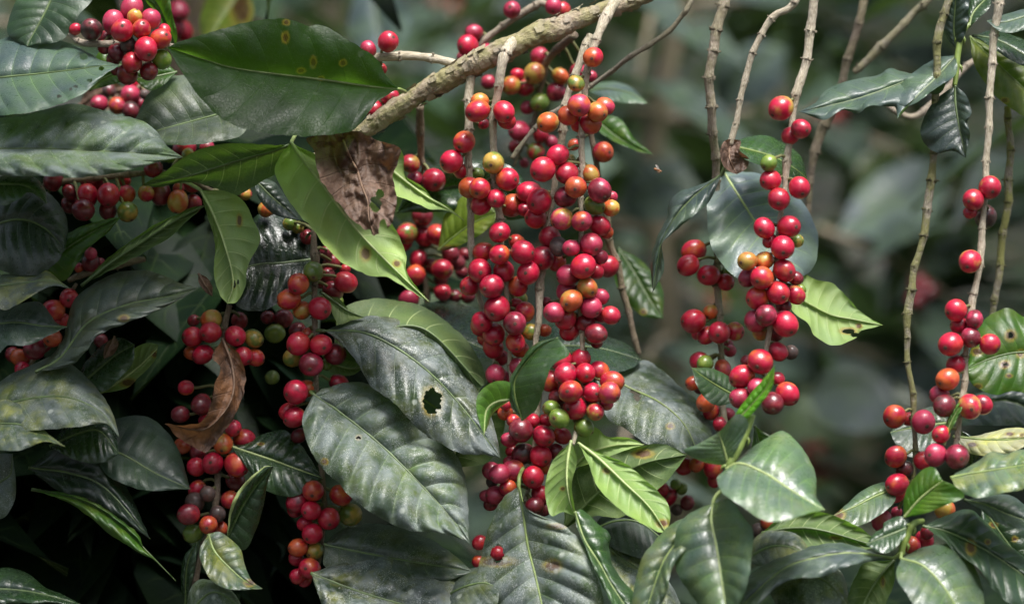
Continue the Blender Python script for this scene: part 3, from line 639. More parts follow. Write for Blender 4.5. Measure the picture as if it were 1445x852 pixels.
L('L3', 'dark leaf densely speckled with pale lichen, a round hole in it', 'mottle', (-4,-30,34,-14),
  [(458,467),(510,469),(556,489),(604,524),(650,572),(706,646)],
  [(458,467),(500,450),(535,446),(575,452),(610,465),(640,490),(665,530),(690,580),(702,620),(706,646)],
  [(458,467),(485,488),(508,518),(524,545),(560,572),(590,605),(622,626),(655,640),(690,642),(706,646)],
  holes=[(610,566,13,18)], spots=[(610,566,14,19)], fine=2, pet=[(446,466,0),(458,467,-4)], corr=1.6)
L('L3', 'large broad grey leaf with a straight yellowish midrib, dusted white', 'dusty', (-12,-58,34,-20),
  [(443,557),(480,582),(540,630),(600,690),(640,735),(663,766)],
  [(443,557),(462,546),(500,539),(540,547),(575,561),(602,590),(632,625),(651,655),(659,690),(661,730),(663,766)],
  [(443,557),(428,585),(430,615),(450,655),(475,680),(505,710),(545,735),(580,748),(620,752),(645,758),(663,766)],
  holes=[(506,617,2.6,2.2),(483,584,3,2)], spots=[(458,651,5,5),(506,617,4,4)], fine=1, pet=[(447,553,2),(438,553,-6),(443,557,-12)], corr=4.4, look2=1.4)
L('L3', 'shadowed dark leaf below the large broad grey leaf', 'mottle', (-10,-24,22,-10),
  [(457,768),(505,778),(570,790),(668,806)],
  [(457,768),(484,746),(522,738),(566,743),(603,758),(635,778),(668,806)],
  [(457,768),(460,800),(500,820),(600,826),(668,806)], dust=.5)
L('', 'rumpled lichen spotted leaf running off the bottom edge left of centre', 'mottle', (-30,-52,30,-20),
  [(438,808),(500,832),(560,850),(640,868),(700,885)],
  [(438,808),(464,799),(486,792),(516,781),(545,779),(575,792),(603,800),(630,807),(655,830),(700,885)],
  [(438,808),(450,840),(470,875),(560,900),(640,905),(700,885)], corr=2.6, yellow=.4)
L('', 'dark crinkled leaf at the bottom edge against the torn pale leaf', 'mottle', (-34,-50,24,-20),
  [(620,850),(645,832),(680,822),(705,830)],
  [(620,850),(640,818),(662,802),(690,802),(705,830)],
  [(620,850),(640,870),(680,870),(700,855),(705,830)], dust=.5)
L('', 'big pale dusty leaf with a torn red showing hole at the bottom edge', 'dusty', (-40,-78,26,-16),
  [(732,686),(738,720),(745,770),(755,810),(766,860),(776,912)],
  [(732,686),(710,702),(692,738),(682,772),(675,802),(673,840),(690,882),(776,912)],
  [(732,686),(743,716),(770,730),(800,744),(822,770),(836,800),(848,830),(852,860),(840,892),(776,912)],
  holes=[(702,780,9,12)], spots=[(700,792,26,7),(786,742,14,4),(780,798,13,9)], fine=1, corr=1.6, dust=1.25, look2=1.25, pet=[(738,660,-14),(733,672,-36),(732,686,-40)], rib=1)
L('', 'small curled young leaf with a hooked tip beside the folded leaf', 'young', (-46,-56,-6,6),
  [(723,563),(700,567),(686,580),(683,613)],
  [(723,563),(721,541),(698,538),(676,554),(672,575),(677,598),(683,613)],
  [(723,563),(706,574),(694,586),(688,602),(683,613)])
L('', 'dark folded leaf with a grey crest standing in front of the lowest crimson bunch', 'mid', (-48,-58,4,-18),
  [(738,593),(727,560),(729,530),(760,492),(787,476)],
  [(738,593),(721,572),(717,548),(726,522),(754,486),(787,476)],
  [(738,593),(758,575),(768,545),(779,516),(803,501),(797,488),(787,476)], corr=.6, trans=.3)
L('', 'wide grey dusty leaf behind the lowest cherries of the twig with young leaves', 'dusty', (40,4,44,-16),
  [(826,508),(880,543),(930,567),(965,598),(986,641)],
  [(826,508),(854,502),(880,511),(908,507),(930,519),(960,545),(990,570),(1009,600),(1006,624),(986,641)],
  [(826,508),(846,560),(858,590),(885,606),(910,625),(950,636),(986,641)],
  holes=[(899,558,5,10),(893,551,4,4)], spots=[(946,601,6,5)], fine=1, corr=1.8, rib=1)
L('T3', 'young light green leaf with ribbed underside slanting right', 'young', (-30,-58,10,-14),
  [(816,625),(844,646),(880,680),(917,716),(941,753)],
  [(816,625),(850,640),(885,655),(915,680),(938,704),(946,726),(941,753)],
  [(816,625),(831,655),(840,680),(855,700),(880,722),(905,738),(925,748),(941,753)], corr=1.6, under=1, spots=[(857,663,6,5),(935,738,9,6)], fine=1, rib=2)
L('T3', 'young light green leaf hanging straight down, folded along its rib', 'young', (-30,-50,8,-14),
  [(806,622),(801,650),(800,680),(805,710),(813,729)],
  [(806,622),(780,650),(769,685),(772,714),(779,728),(795,722),(813,729)],
  [(806,622),(814,650),(807,680),(809,705),(813,729)], corr=1.6, under=1, spots=[(794,689,4,3)], fine=1, rib=2)
L('T3', 'shaded young leaf behind the two light ones', 'under', (-8,-20,4,-8),
  [(806,662),(830,640),(868,628),(909,627)],
  [(806,662),(812,622),(832,602),(846,606),(857,616),(886,617),(909,627)],
  [(806,662),(830,655),(856,645),(886,634),(909,627)], under=1)
L('', 'dark green folded leaf with a reddish patch below the wide grey leaf', 'underdk', (-2,-14,12,-10),
  [(795,745),(850,690),(905,655),(970,641)],
  [(795,745),(800,690),(815,660),(870,638),(930,626),(970,641)],
  [(795,745),(840,728),(880,728),(926,692),(950,668),(970,641)], under=1, spots=[(908,640,14,6)])
L('', 'curled glossy green leaf twisting down beside the torn pale leaf', 'mid', (-58,-88,-10,14),
  [(811,721),(824,760),(846,795),(866,830),(900,880)],
  [(811,721),(815,745),(824,768),(838,800),(852,830),(880,880),(900,880)],
  [(811,721),(822,719),(844,738),(861,754),(859,772),(864,794),(876,815),(900,845),(900,880)], rough=.3, corr=1.2)
L('', 'dark grey leaf in shade behind the young green leaf slanting right', 'deep', (-14,-24,30,-20),
  [(836,748),(870,735),(905,738),(945,770)],
  [(836,748),(850,728),(879,720),(928,752),(945,770)],
  [(836,748),(860,770),(895,785),(930,790),(945,770)], rough=.42, corr=2.2, dust=.3)
L('', 'yellowish lichen crusted leaf at the bottom between the curled glossy leaf and the pale shoot', 'mottle', (-28,-48,20,-14),
  [(845,758),(880,790),(915,815),(950,880)],
  [(845,758),(880,765),(905,775),(930,800),(960,850),(950,880)],
  [(845,758),(858,800),(885,840),(915,880),(950,880)], yellow=.8)
# right centre
L('R2', 'smooth blue grey leaf facing the sky', 'bloom_sky', (48,-8,-14,24),
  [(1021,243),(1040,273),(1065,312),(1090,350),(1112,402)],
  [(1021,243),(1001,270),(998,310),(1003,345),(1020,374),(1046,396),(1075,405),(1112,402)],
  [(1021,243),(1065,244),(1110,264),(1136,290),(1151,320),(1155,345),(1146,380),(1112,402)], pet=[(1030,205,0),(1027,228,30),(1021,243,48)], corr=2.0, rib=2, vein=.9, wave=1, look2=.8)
L('R2', 'narrow leaf drooping with its margin rolled', 'sheen', (4,-6,12,-10),
  [(1018,247),(985,272),(955,304),(935,338),(928,368),(921,412)],
  [(1018,247),(985,262),(960,270),(945,285),(940,310),(925,340),(918,372),(921,412)],
  [(1018,247),(1001,284),(985,299),(960,320),(946,332),(934,345),(937,380),(921,412)], pet=[(1028,222,2),(1018,247,4)], look2=.8, corr=1.0)
L('R2', 'green leaf with a wet shine half hidden by a twig', 'mid', (6,20,26,-18),
  [(1027,205),(1066,214),(1092,222),(1120,237),(1139,252)],
  [(1027,205),(1050,195),(1080,191),(1100,199),(1120,211),(1132,225),(1139,252)],
  [(1027,205),(1045,222),(1066,231),(1090,240),(1118,252),(1139,252)], rough=.24)
L('R3', 'yellow green leaf with a notched margin', 'under', (4,2,10,-16),
  [(1110,412),(1131,423),(1172,444),(1206,451),(1246,459)],
  [(1110,412),(1113,388),(1126,381),(1150,394),(1175,400),(1196,420),(1216,441),(1246,459)],
  [(1110,412),(1119,440),(1140,456),(1150,474),(1176,487),(1206,478),(1216,466),(1246,459)],
  holes=[(1198,468,9,3.5),(1206,472,6,3)], spots=[(1197,467,12,5),(1212,460,5,4)], fine=1, under=1, corr=1.4, rib=1, trans=.35)
# top right shoot
L('S1', 'long scalloped leaf pointing left', 'sheen', (6,-10,22,-16),
  [(1347,80),(1307,102),(1255,124),(1198,143),(1127,158)],
  [(1347,80),(1310,95),(1285,104),(1256,97),(1240,106),(1218,110),(1192,116),(1167,126),(1152,144),(1127,158)],
  [(1347,80),(1328,130),(1300,132),(1278,149),(1245,150),(1226,149),(1210,161),(1190,155),(1166,169),(1146,164),(1127,158)], wave=1, corr=1.0, under=0)
L('S1', 'scalloped leaf overlapping the long one', 'sheen', (0,-22,14,-14),
  [(1349,79),(1321,110),(1292,138),(1266,168)],
  [(1349,79),(1322,82),(1285,106),(1253,141),(1264,152),(1266,168)],
  [(1349,79),(1349,105),(1322,124),(1292,146),(1276,152),(1266,168)], wave=1, look2=1.1, corr=.8)
L('S1', 'dark scalloped leaf hanging below the shoot', 'sheen', (-6,-22,4,-8),
  [(1348,121),(1349,150),(1355,185),(1363,223)],
  [(1348,121),(1319,142),(1300,176),(1303,200),(1323,216),(1345,213),(1363,223)],
  [(1348,121),(1363,134),(1371,158),(1365,172),(1369,190),(1365,206),(1363,223)], wave=1, look2=.55, corr=1.4)
L('S1', 'small upright leaf at the top edge', 'sheen', (0,-6,4,-4),
  [(1351,72),(1346,40),(1350,-14)],
  [(1351,72),(1332,44),(1337,0),(1350,-14)],
  [(1351,72),(1364,42),(1366,0),(1350,-14)], look2=.7, wave=1)
L('S1', 'small curled leaf at the top edge', 'mid', (2,12,4,-6),
  [(1368,38),(1374,18),(1398,-8)],
  [(1368,38),(1366,14),(1376,-8),(1398,-8)],
  [(1368,38),(1384,24),(1397,10),(1398,-8)])
L('', 'yellow green leaf in the upper right corner behind the pale twig', 'lime', (30,20,10,-10),
  [(1368,52),(1405,88),(1450,130),(1485,160)],
  [(1368,52),(1400,62),(1455,85),(1485,160)],
  [(1368,52),(1375,92),(1400,130),(1425,152),(1452,166),(1485,160)], look2=.62, spots=[(1418,142,6,4)], yellow=.5)
L('', 'dark leaf edge on in the upper right corner over the yellow green leaf', 'dark', (10,-6,20,-10),
  [(1372,50),(1410,58),(1450,80),(1480,95)],
  [(1372,50),(1405,44),(1450,60),(1480,95)],
  [(1372,50),(1400,68),(1440,92),(1480,95)])
L('', 'grey leaf tip reaching in from the right at the top corner', 'sheen', (-20,-30,14,-10),
  [(1480,10),(1445,24),(1415,32),(1392,30)],
  [(1480,10),(1450,12),(1420,20),(1392,30)],
  [(1480,10),(1450,40),(1415,46),(1392,30)])
L('', 'green leaf with brown rimmed holes at the right edge, lit through', 'vivid', (36,20,14,-10),
  [(1500,500),(1440,497),(1400,505),(1364,520)],
  [(1500,500),(1460,452),(1443,446),(1424,435),(1405,440),(1386,455),(1371,490),(1364,520)],
  [(1500,500),(1470,556),(1440,553),(1424,552),(1405,557),(1380,548),(1368,536),(1364,520)],
  spots=[(1426,473,8,8),(1379,496,9,6),(1418,514,8,6),(1440,499,6,6),(1380,545,6,4),(1424,530,5,3)], holes=[(1426,473,3.4,5),(1418,514,4,2)], fine=1, look2=.5)
L('', 'blurred grey leaf behind the green leaf with holes near the right edge', 'sheen', (70,60,10,-20),
  [(1340,600),(1380,575),(1420,565),(1480,590)],
  [(1340,600),(1370,560),(1410,550),(1450,545),(1480,590)],
  [(1340,600),(1380,600),(1420,600),(1460,600),(1480,590)], look2=.6)
# lower right
L('', 'grey green leaf behind the bare mossy twig with cherries at its end', 'pale', (34,24,10,-14),
  [(1345,596),(1310,600),(1280,605),(1256,610)],
  [(1345,596),(1330,580),(1313,574),(1285,585),(1268,597),(1256,610)],
  [(1345,596),(1335,615),(1310,632),(1287,645),(1268,632),(1256,610)], look2=.7)
L('', 'pale leaf with a brown tip behind the leafy shoot at the lower right', 'pale', (-10,-28,12,-14),
  [(1262,690),(1235,700),(1205,715),(1176,727)],
  [(1262,690),(1246,680),(1216,692),(1196,710),(1176,727)],
  [(1262,690),(1262,708),(1236,730),(1208,743),(1190,740),(1176,727)], spots=[(1180,726,12,9)], fine=1)
L('', 'dark green leaf seen from beneath with a brown mark, under the pale rounded leaf', 'underdk', (-40,-50,6,-8),
  [(1075,752),(1115,745),(1160,748),(1243,772)],
  [(1075,752),(1105,728),(1145,720),(1180,728),(1222,750),(1243,772)],
  [(1075,752),(1105,768),(1156,774),(1200,776),(1243,772)], under=1, spots=[(1180,758,9,3)], fine=1, trans=.4, look2=1.2)
L('', 'yellow and pink blotched dying leaf at the right edge', 'sick', (-24,-40,14,-10),
  [(1345,616),(1390,620),(1430,620),(1480,615)],
  [(1345,616),(1375,615),(1402,608),(1437,603),(1480,615)],
  [(1345,616),(1360,632),(1378,642),(1420,640),(1480,615)], spots=[(1425,612,7,3),(1442,613,4,3),(1372,627,8,4)], fine=1)
L('', 'small dark leaf behind the lowest cherries of the right edge twig', 'dark', (-10,-20,4,-4),
  [(1350,604),(1366,625),(1372,650),(1362,668)],
  [(1350,604),(1350,630),(1352,655),(1362,668)],
  [(1350,604),(1374,618),(1382,642),(1362,668)])
L('', 'thin bright green leaf seen edge on among the cherries by the right edge', 'young', (-62,-64,2,-4),
  [(1332,628),(1340,600),(1350,580),(1361,563)],
  [(1332,628),(1334,600),(1346,575),(1361,563)],
  [(1332,628),(1345,602),(1356,580),(1361,563)])
L('', 'mottled grey green leaf with a wavy margin at the right edge', 'pale', (-80,-90,22,-20),
  [(1341,674),(1370,668),(1410,662),(1480,650)],
  [(1341,674),(1354,664),(1378,652),(1398,637),(1420,640),(1445,634),(1480,650)],
  [(1341,674),(1350,688),(1364,698),(1382,702),(1416,695),(1450,686),(1480,650)], yellow=.5, wave=1, corr=1.5)
L('S3', 'bright green leaf at the top of the shoot', 'vivid', (-84,-96,8,-10),
  [(1276,730),(1296,706),(1314,690),(1330,678)],
  [(1276,730),(1275,706),(1284,682),(1303,662),(1319,660),(1330,678)],
  [(1276,730),(1308,723),(1338,711),(1361,700),(1347,685),(1330,678)], look2=.62, rib=2)
L('S3', 'short dark curled leaf on the left', 'dark', (-86,-92,6,-8),
  [(1279,745),(1262,752),(1240,760),(1222,768)],
  [(1279,745),(1284,735),(1269,728),(1248,736),(1246,744),(1234,752),(1222,768)],
  [(1279,745),(1276,758),(1256,778),(1240,778),(1222,768)], look2=1.2)
L('S3', 'grey twisted leaf reaching far to the left', 'sheen', (-84,-104,24,-18),
  [(1252,786),(1200,780),(1150,787),(1100,806),(1035,866)],
  [(1252,786),(1200,768),(1162,767),(1110,780),(1070,801),(1042,833),(1035,866)],
  [(1252,786),(1215,793),(1190,800),(1160,813),(1120,816),(1090,832),(1062,858),(1035,866)], pet=[(1272,778,-84),(1262,786,-84),(1252,786,-84)], dust=.5, look2=.85, rib=1)
L('S3', 'broad pale leaf running off the bottom edge', 'pale', (-88,-116,30,-20),
  [(1271,788),(1305,800),(1340,840),(1368,895)],
  [(1271,788),(1305,771),(1348,768),(1370,790),(1384,820),(1388,855),(1368,895)],
  [(1271,788),(1265,812),(1280,838),(1300,862),(1368,895)], rib=1, pet=[(1272,778,-84),(1271,788,-88)], look2=.85)
L('S3', 'long dark leaf with a tan scar', 'dark', (-60,-70,24,-22),
  [(1302,742),(1336,750),(1376,768),(1416,792),(1495,848)],
  [(1302,742),(1330,729),(1364,719),(1384,729),(1420,765),(1450,790),(1495,848)],
  [(1302,742),(1328,760),(1350,781),(1382,802),(1402,832),(1440,856),(1495,848)], spots=[(1370,772,7,10),(1394,764,4,4)], fine=1, corr=1.6, rough=.42, look2=1.3)
L('', 'blue grey leaf curving under the mottled leaf at the right edge', 'sheen', (-56,-70,12,-14),
  [(1360,705),(1390,712),(1420,725),(1480,745)],
  [(1360,705),(1390,700),(1430,700),(1480,745)],
  [(1360,705),(1385,720),(1410,738),(1450,748),(1480,745)], look2=.7)
L('', 'shadowed green leaf with yellow flecks in the lower right corner', 'dark', (-30,-40,10,-10),
  [(1385,712),(1410,750),(1440,790),(1470,830)],
  [(1385,712),(1420,720),(1460,750),(1470,830)],
  [(1385,712),(1385,760),(1410,800),(1440,830),(1470,830)], spots=[(1402,740,6,4),(1418,775,6,8),(1432,760,4,4)], trans=.3)
L('', 'dark moss flecked leaf below the pale rounded leaf', 'mottle', (-66,-74,16,-12),
  [(1050,790),(1085,772),(1115,772),(1150,788)],
  [(1050,790),(1068,756),(1098,748),(1128,756),(1150,788)],
  [(1050,790),(1080,800),(1120,800),(1150,788)], yellow=.5, dust=.6)
L('', 'mossy dark leaf at the bottom edge under the grey twisted leaf', 'mottle', (-70,-82,16,-12),
  [(1085,835),(1130,815),(1165,820),(1200,860)],
  [(1085,835),(1130,798),(1170,796),(1192,815),(1200,860)],
  [(1085,835),(1110,870),(1160,880),(1200,860)], yellow=.4)
L('', 'dark green leaf hanging below the shoot fork at the bottom edge', 'underdk', (-72,-84,6,-6),
  [(1262,790),(1240,815),(1222,845),(1205,890)],
  [(1262,790),(1220,794),(1209,810),(1197,838),(1192,870),(1205,890)],
  [(1262,790),(1262,820),(1250,850),(1235,880),(1205,890)], under=1, trans=.3, spots=[(1246,820,3,8)])
# shoot right of centre
L('S2', 'rounded pale green leaf with a yellow midrib', 'pale', (-96,-124,34,-26),
  [(1024,662),(1045,654),(1080,668),(1110,687),(1140,706),(1164,719)],
  [(1024,662),(1040,648),(1062,630),(1085,616),(1100,608),(1112,611),(1126,625),(1142,647),(1151,672),(1152,700),(1164,719)],
  [(1024,662),(1012,675),(1020,695),(1048,715),(1070,730),(1090,736),(1118,731),(1142,723),(1164,719)], look2=1.25, rib=2, corr=1.4, rough=.28, dust=.2)
L('S2', 'wide blue green leaf hanging off the bottom edge', 'pale', (-92,-128,14,-20),
  [(1006,710),(1004,734),(1010,764),(1015,795),(1028,880)],
  [(1006,710),(985,718),(962,733),(951,765),(954,803),(974,838),(1000,868),(1028,880)],
  [(1006,710),(1030,704),(1048,728),(1062,748),(1061,782),(1055,820),(1043,852),(1028,880)], look2=.95, dust=.15, rib=2, pet=[(1020,690,-92),(1010,700,-92),(1006,710,-92)])
L('S2', 'folded grey green leaf above the rounded one', 'pale', (-92,-96,8,-8),
  [(1028,657),(1022,634),(1014,610)],
  [(1028,657),(998,653),(972,642),(966,634),(985,626),(1014,610)],
  [(1028,657),(1043,628),(1056,598),(1040,584),(1014,610)], rib=2)
L('S2', 'thin vivid green leaf standing upright', 'vivid', (-92,-98,4,-4),
  [(1045,588),(1065,566),(1083,544),(1093,516)],
  [(1045,588),(1038,584),(1060,554),(1078,534),(1093,516)],
  [(1045,588),(1052,592),(1070,574),(1090,546),(1093,516)], trans=.5, look2=1.3)
L('S2', 'twisted spotted leaf on the left', 'pale', (-82,-100,10,-12),
  [(996,722),(955,765),(932,802),(905,885)],
  [(996,722),(952,736),(922,765),(905,790),(894,832),(893,868),(905,885)],
  [(996,722),(968,772),(948,802),(942,832),(928,862),(905,885)], yellow=.4, look2=.7)
L('R1', 'small dark green leaf over the lower cherries', 'mid', (-4,-10,8,-8),
  [(1040,560),(1018,548),(996,534),(976,519)],
  [(1040,560),(1036,540),(1022,527),(1000,519),(976,519)],
  [(1040,560),(1030,569),(1012,572),(996,563),(982,541),(976,519)], rough=.45)
# left side
L('', 'grey green leaf with a drooping pointed tip at the left edge under the shaded ones', 'grey', (-20,-52,34,-20),
  [(-45,590),(25,566),(90,560),(140,580),(168,616)],
  [(-45,590),(0,538),(44,515),(78,503),(112,522),(140,552),(160,584),(168,616)],
  [(-45,590),(0,610),(60,606),(110,602),(148,598),(168,616)], yellow=.4, corr=1.6, dust=.7)
L('', 'yellowish leaf tip overlapping the drooping grey green leaf at the left edge', 'grey', (-40,-56,16,-14),
  [(-45,602),(20,598),(60,610),(92,630)],
  [(-45,602),(0,565),(22,568),(45,582),(62,605),(92,630)],
  [(-45,602),(-20,632),(0,635),(30,635),(62,623),(92,630)], yellow=.8)
L('', 'long shaded grey leaf with a pale chewed patch, left of the curled brown leaf', 'grey', (-24,-30,34,-20),
  [(50,525),(85,505),(125,455),(180,430),(240,418),(279,406)],
  [(50,525),(70,505),(88,480),(95,455),(102,428),(125,405),(160,386),(200,381),(230,388),(255,400),(279,406)],
  [(50,525),(98,516),(122,495),(140,472),(180,455),(202,447),(240,430),(279,406)], spots=[(175,449,7,5)], fine=1, look2=.6, corr=2.0, dust=.35)
L('', 'lichen tinged leaf tip pointing right at the left edge, below the shadowed leaf', 'grey', (-16,-26,20,-14),
  [(-40,408),(30,400),(70,396),(99,407)],
  [(-40,408),(0,388),(48,388),(66,381),(82,394),(99,407)],
  [(-40,408),(0,436),(20,432),(56,411),(76,403),(99,407)], yellow=.6, look2=.75)
L('', 'very dark leaf in shade at the left edge above the lichen tinged tip', 'deep', (4,0,14,-10),
  [(-40,330),(20,310),(60,320),(92,352)],
  [(-40,330),(0,270),(50,262),(85,290),(96,320),(92,352)],
  [(-40,330),(0,380),(50,388),(80,370),(92,352)])
L('', 'dark leaf with a lighter lower half at the left edge, its tip on shaded cherries', 'deep', (-12,-20,20,-14),
  [(-40,462),(20,455),(60,460),(95,461)],
  [(-40,462),(0,436),(30,428),(57,427),(80,455),(95,461)],
  [(-40,462),(-10,500),(12,487),(40,487),(70,473),(95,461)], look2=1.6, dust=.4)
L('', 'small curled glossy leaf at the left edge just under the long dusty grey leaf', 'dark', (-34,-44,14,-8),
  [(-30,262),(10,260),(40,264),(66,287)],
  [(-30,262),(0,249),(30,247),(50,251),(64,268),(66,287)],
  [(-30,262),(0,289),(25,282),(42,272),(66,287)], rough=.3)
L('', 'bright green leaf lit through among the shaded leaves at the left', 'vivid', (16,4,6,-6),
  [(50,385),(95,350),(130,328),(171,306)],
  [(50,385),(52,365),(68,346),(110,322),(140,312),(171,306)],
  [(50,385),(75,394),(95,393),(120,355),(150,330),(171,306)], look2=.45, trans=.35)
L('', 'dark leaf twisted nearly edge on, running up right from the knotted twig', 'underdk', (0,-12,6,-6),
  [(115,403),(160,368),(200,342),(250,310),(291,289)],
  [(115,403),(150,366),(186,339),(215,319),(250,303),(270,293),(291,289)],
  [(115,403),(168,375),(210,352),(242,333),(264,312),(291,289)], under=1)
L('', 'glossy blackish leaf left of the upright fruiting twig', 'deep', (26,10,20,-14),
  [(442,366),(400,371),(360,374),(310,390)],
  [(442,366),(434,338),(412,312),(376,302),(358,308),(340,340),(310,390)],
  [(442,366),(425,398),(402,420),(372,438),(335,432),(310,390)], rough=.22, look2=.8, corr=1.8)
L('', 'slate grey leaf sliver between the yellow green leaf and the large light green one', 'sheen', (10,4,6,-6),
  [(356,250),(380,275),(400,292),(424,312)],
  [(356,250),(385,256),(405,280),(424,312)],
  [(356,250),(365,280),(388,303),(424,312)], look2=.5)
L('L4', 'shaded dark green leaf with a pale midrib', 'dark', (8,0,14,-10),
  [(324,629),(360,641),(390,651),(420,662),(455,674)],
  [(324,629),(340,626),(362,616),(382,609),(402,607),(422,624),(437,645),(455,674)],
  [(324,629),(340,648),(354,668),(372,690),(415,700),(455,674)], rib=2, spots=[(368,626,5,2)], fine=1)
L('', 'dark glossy leaf curled to a bright thin margin beside the dried fruit', 'dark', (-10,-28,-4,6),
  [(320,760),(338,722),(358,690),(386,657)],
  [(320,760),(329,712),(348,682),(372,660),(386,657)],
  [(320,760),(344,776),(361,748),(372,712),(378,680),(386,657)], rough=.28, rim=1)
L('L4', 'small green leaf speckled with yellow at the lower end', 'mid', (-28,-46,8,-10),
  [(294,753),(303,778),(325,802),(347,820),(370,830)],
  [(294,753),(310,750),(325,760),(340,775),(346,798),(355,818),(370,830)],
  [(294,753),(282,775),(285,795),(300,820),(320,830),(345,832),(370,830)], yellow=.6, dust=.5, fine=1, spots=[(352,822,8,5)])
L('', 'pale glossy leaf at the bottom edge below the small speckled leaf', 'grey', (-20,-34,14,-10),
  [(262,880),(280,850),(305,835),(345,860)],
  [(262,880),(266,838),(280,818),(305,820),(328,834),(345,860)],
  [(262,880),(290,890),(330,885),(345,860)], rough=.28)
L('', 'narrow green leaf with a rolled rim slanting through the dark lower left', 'vivid', (-16,-34,6,-6),
  [(44,690),(95,700),(137,717),(172,742),(205,775),(248,819)],
  [(44,690),(100,696),(138,711),(171,733),(196,754),(202,772),(218,788),(248,819)],
  [(44,690),(90,706),(124,727),(152,751),(188,774),(220,792),(248,819)], look2=.42, trans=.2)
L('', 'dark leaf blade above the rolled rim in the lower left', 'deep', (-6,-16,20,-8),
  [(40,660),(100,668),(150,690),(212,760)],
  [(40,660),(80,632),(140,640),(180,690),(212,760)],
  [(40,660),(80,690),(140,712),(180,738),(212,760)])
L('', 'glossy dark green leaf pointing right in the bottom left corner', 'dark', (-34,-46,20,-12),
  [(-40,830),(20,832),(60,838),(114,852)],
  [(-40,830),(0,801),(40,809),(62,827),(88,838),(114,852)],
  [(-40,830),(0,850),(50,850),(114,852)], rough=.24)
L('', 'dark slate leaf with a broad tip left of the curled brown leaf', 'deep', (6,-6,26,-14),
  [(132,622),(180,645),(220,668),(269,690)],
  [(132,622),(155,594),(205,587),(236,610),(255,642),(269,690)],
  [(132,622),(146,665),(176,683),(210,692),(269,690)], look2=1.7, rough=.42, dust=.2, corr=1.6)
L('', 'small grey green leaf at the left edge under the yellowish tip', 'grey', (-10,-20,6,-6),
  [(-30,700),(0,680),(15,668),(18,640)],
  [(-30,700),(-20,650),(0,640),(18,640)],
  [(-30,700),(0,732),(22,700),(18,640)], look2=.7)
L('', 'dark leaf with a dry bud on it below the long shaded grey leaf', 'dark', (-4,-16,8,-8),
  [(108,548),(140,520),(165,500),(190,486)],
  [(108,548),(118,515),(143,488),(168,476),(190,486)],
  [(108,548),(146,552),(172,530),(187,512),(190,486)])
L('', 'light green leaf with a ragged brown margin peeping out below the shaded grey leaf', 'under', (4,-6,6,-6),
  [(138,556),(165,540),(195,518),(222,492)],
  [(138,556),(160,520),(185,495),(205,484),(222,486),(222,492)],
  [(138,556),(177,548),(195,533),(218,509),(222,492)], under=1, spots=[(182,540,12,6),(218,500,5,5)], fine=1, look2=.7)
L('', 'glossy dark crumpled leaf below the drooping grey green leaf', 'dark', (-12,-22,12,-10),
  [(70,630),(110,612),(140,608),(168,640)],
  [(70,630),(95,598),(135,588),(160,600),(168,640)],
  [(70,630),(110,650),(145,652),(168,640)], rough=.24, corr=2.5)
L('', 'green leaf standing behind the ball of cherries at the top left', 'vivid', (28,20,4,-6),
  [(248,66),(238,40),(225,12),(208,-14)],
  [(248,66),(233,48),(224,22),(206,2),(208,-14)],
  [(248,66),(250,48),(243,20),(236,-10),(208,-14)], look2=.45, trans=.3)
L('', 'green leaf below the ball of cherries, its edge lit', 'vivid', (24,14,4,-6),
  [(250,102),(222,108),(205,112),(180,104)],
  [(250,102),(232,90),(205,92),(180,104)],
  [(250,102),(228,122),(212,128),(198,120),(180,104)], look2=.45)
L('', 'small green leaf behind the tip of the insect bitten leaf', 'vivid', (24,14,4,-6),
  [(126,128),(145,112),(165,105),(188,110)],
  [(126,128),(130,100),(142,72),(165,84),(188,110)],
  [(126,128),(150,122),(172,116),(188,110)], look2=.4)
L('', 'pale green leaf behind the upright twig, above the lichen speckled leaf', 'under', (8,0,4,-8),
  [(452,412),(470,424),(490,438),(514,448)],
  [(452,412),(475,418),(492,436),(514,448)],
  [(452,412),(466,436),(478,457),(496,452),(514,448)], under=1, look2=.55)
L('', 'grey underside of a leaf showing under the lichen speckled leaf', 'under', (26,18,4,-8),
  [(455,500),(475,515),(495,520),(514,518)],
  [(455,500),(470,492),(490,505),(514,518)],
  [(455,500),(462,522),(480,530),(500,528),(514,518)], under=1, look2=.6)
L('', 'narrow dark leaf blade behind the lower twig with the yellow green cherry', 'dark', (12,0,4,-4),
  [(262,860),(262,820),(266,790),(278,764)],
  [(262,860),(255,820),(260,785),(278,764)],
  [(262,860),(270,825),(276,795),(278,764)])
# behind the fruit
L('', 'smooth grey green leaf seen through the round hole of the lichen speckled leaf', 'bloom_sky', (4,-4,6,-14),
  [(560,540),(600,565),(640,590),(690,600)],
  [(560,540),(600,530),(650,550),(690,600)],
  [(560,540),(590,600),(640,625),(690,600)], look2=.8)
L('', 'glossy dark leaf behind the pinkish lowest bunch and the wide grey leaf', 'deep', (60,50,40,-30),
  [(752,490),(800,488),(850,492),(906,508)],
  [(752,490),(770,460),(805,452),(850,472),(888,488),(906,508)],
  [(752,490),(800,520),(850,528),(890,520),(906,508)], rough=.26, look2=1.3)
L('', 'dark green leaf hanging behind the bare brown twig right of the bunches', 'vivid', (130,110,6,-6),
  [(872,350),(895,385),(915,420),(936,450)],
  [(872,350),(905,368),(934,405),(936,450)],
  [(872,350),(866,390),(880,418),(905,445),(936,450)], look2=.3, spots=[(908,440,5,4)])
L('', 'blurred green leaf pointing right above the flying insect', 'vivid', (130,100,4,-8),
  [(835,165),(865,190),(890,205),(922,218)],
  [(835,165),(872,166),(895,195),(922,218)],
  [(835,165),(850,190),(880,206),(900,214),(922,218)], look2=.42)
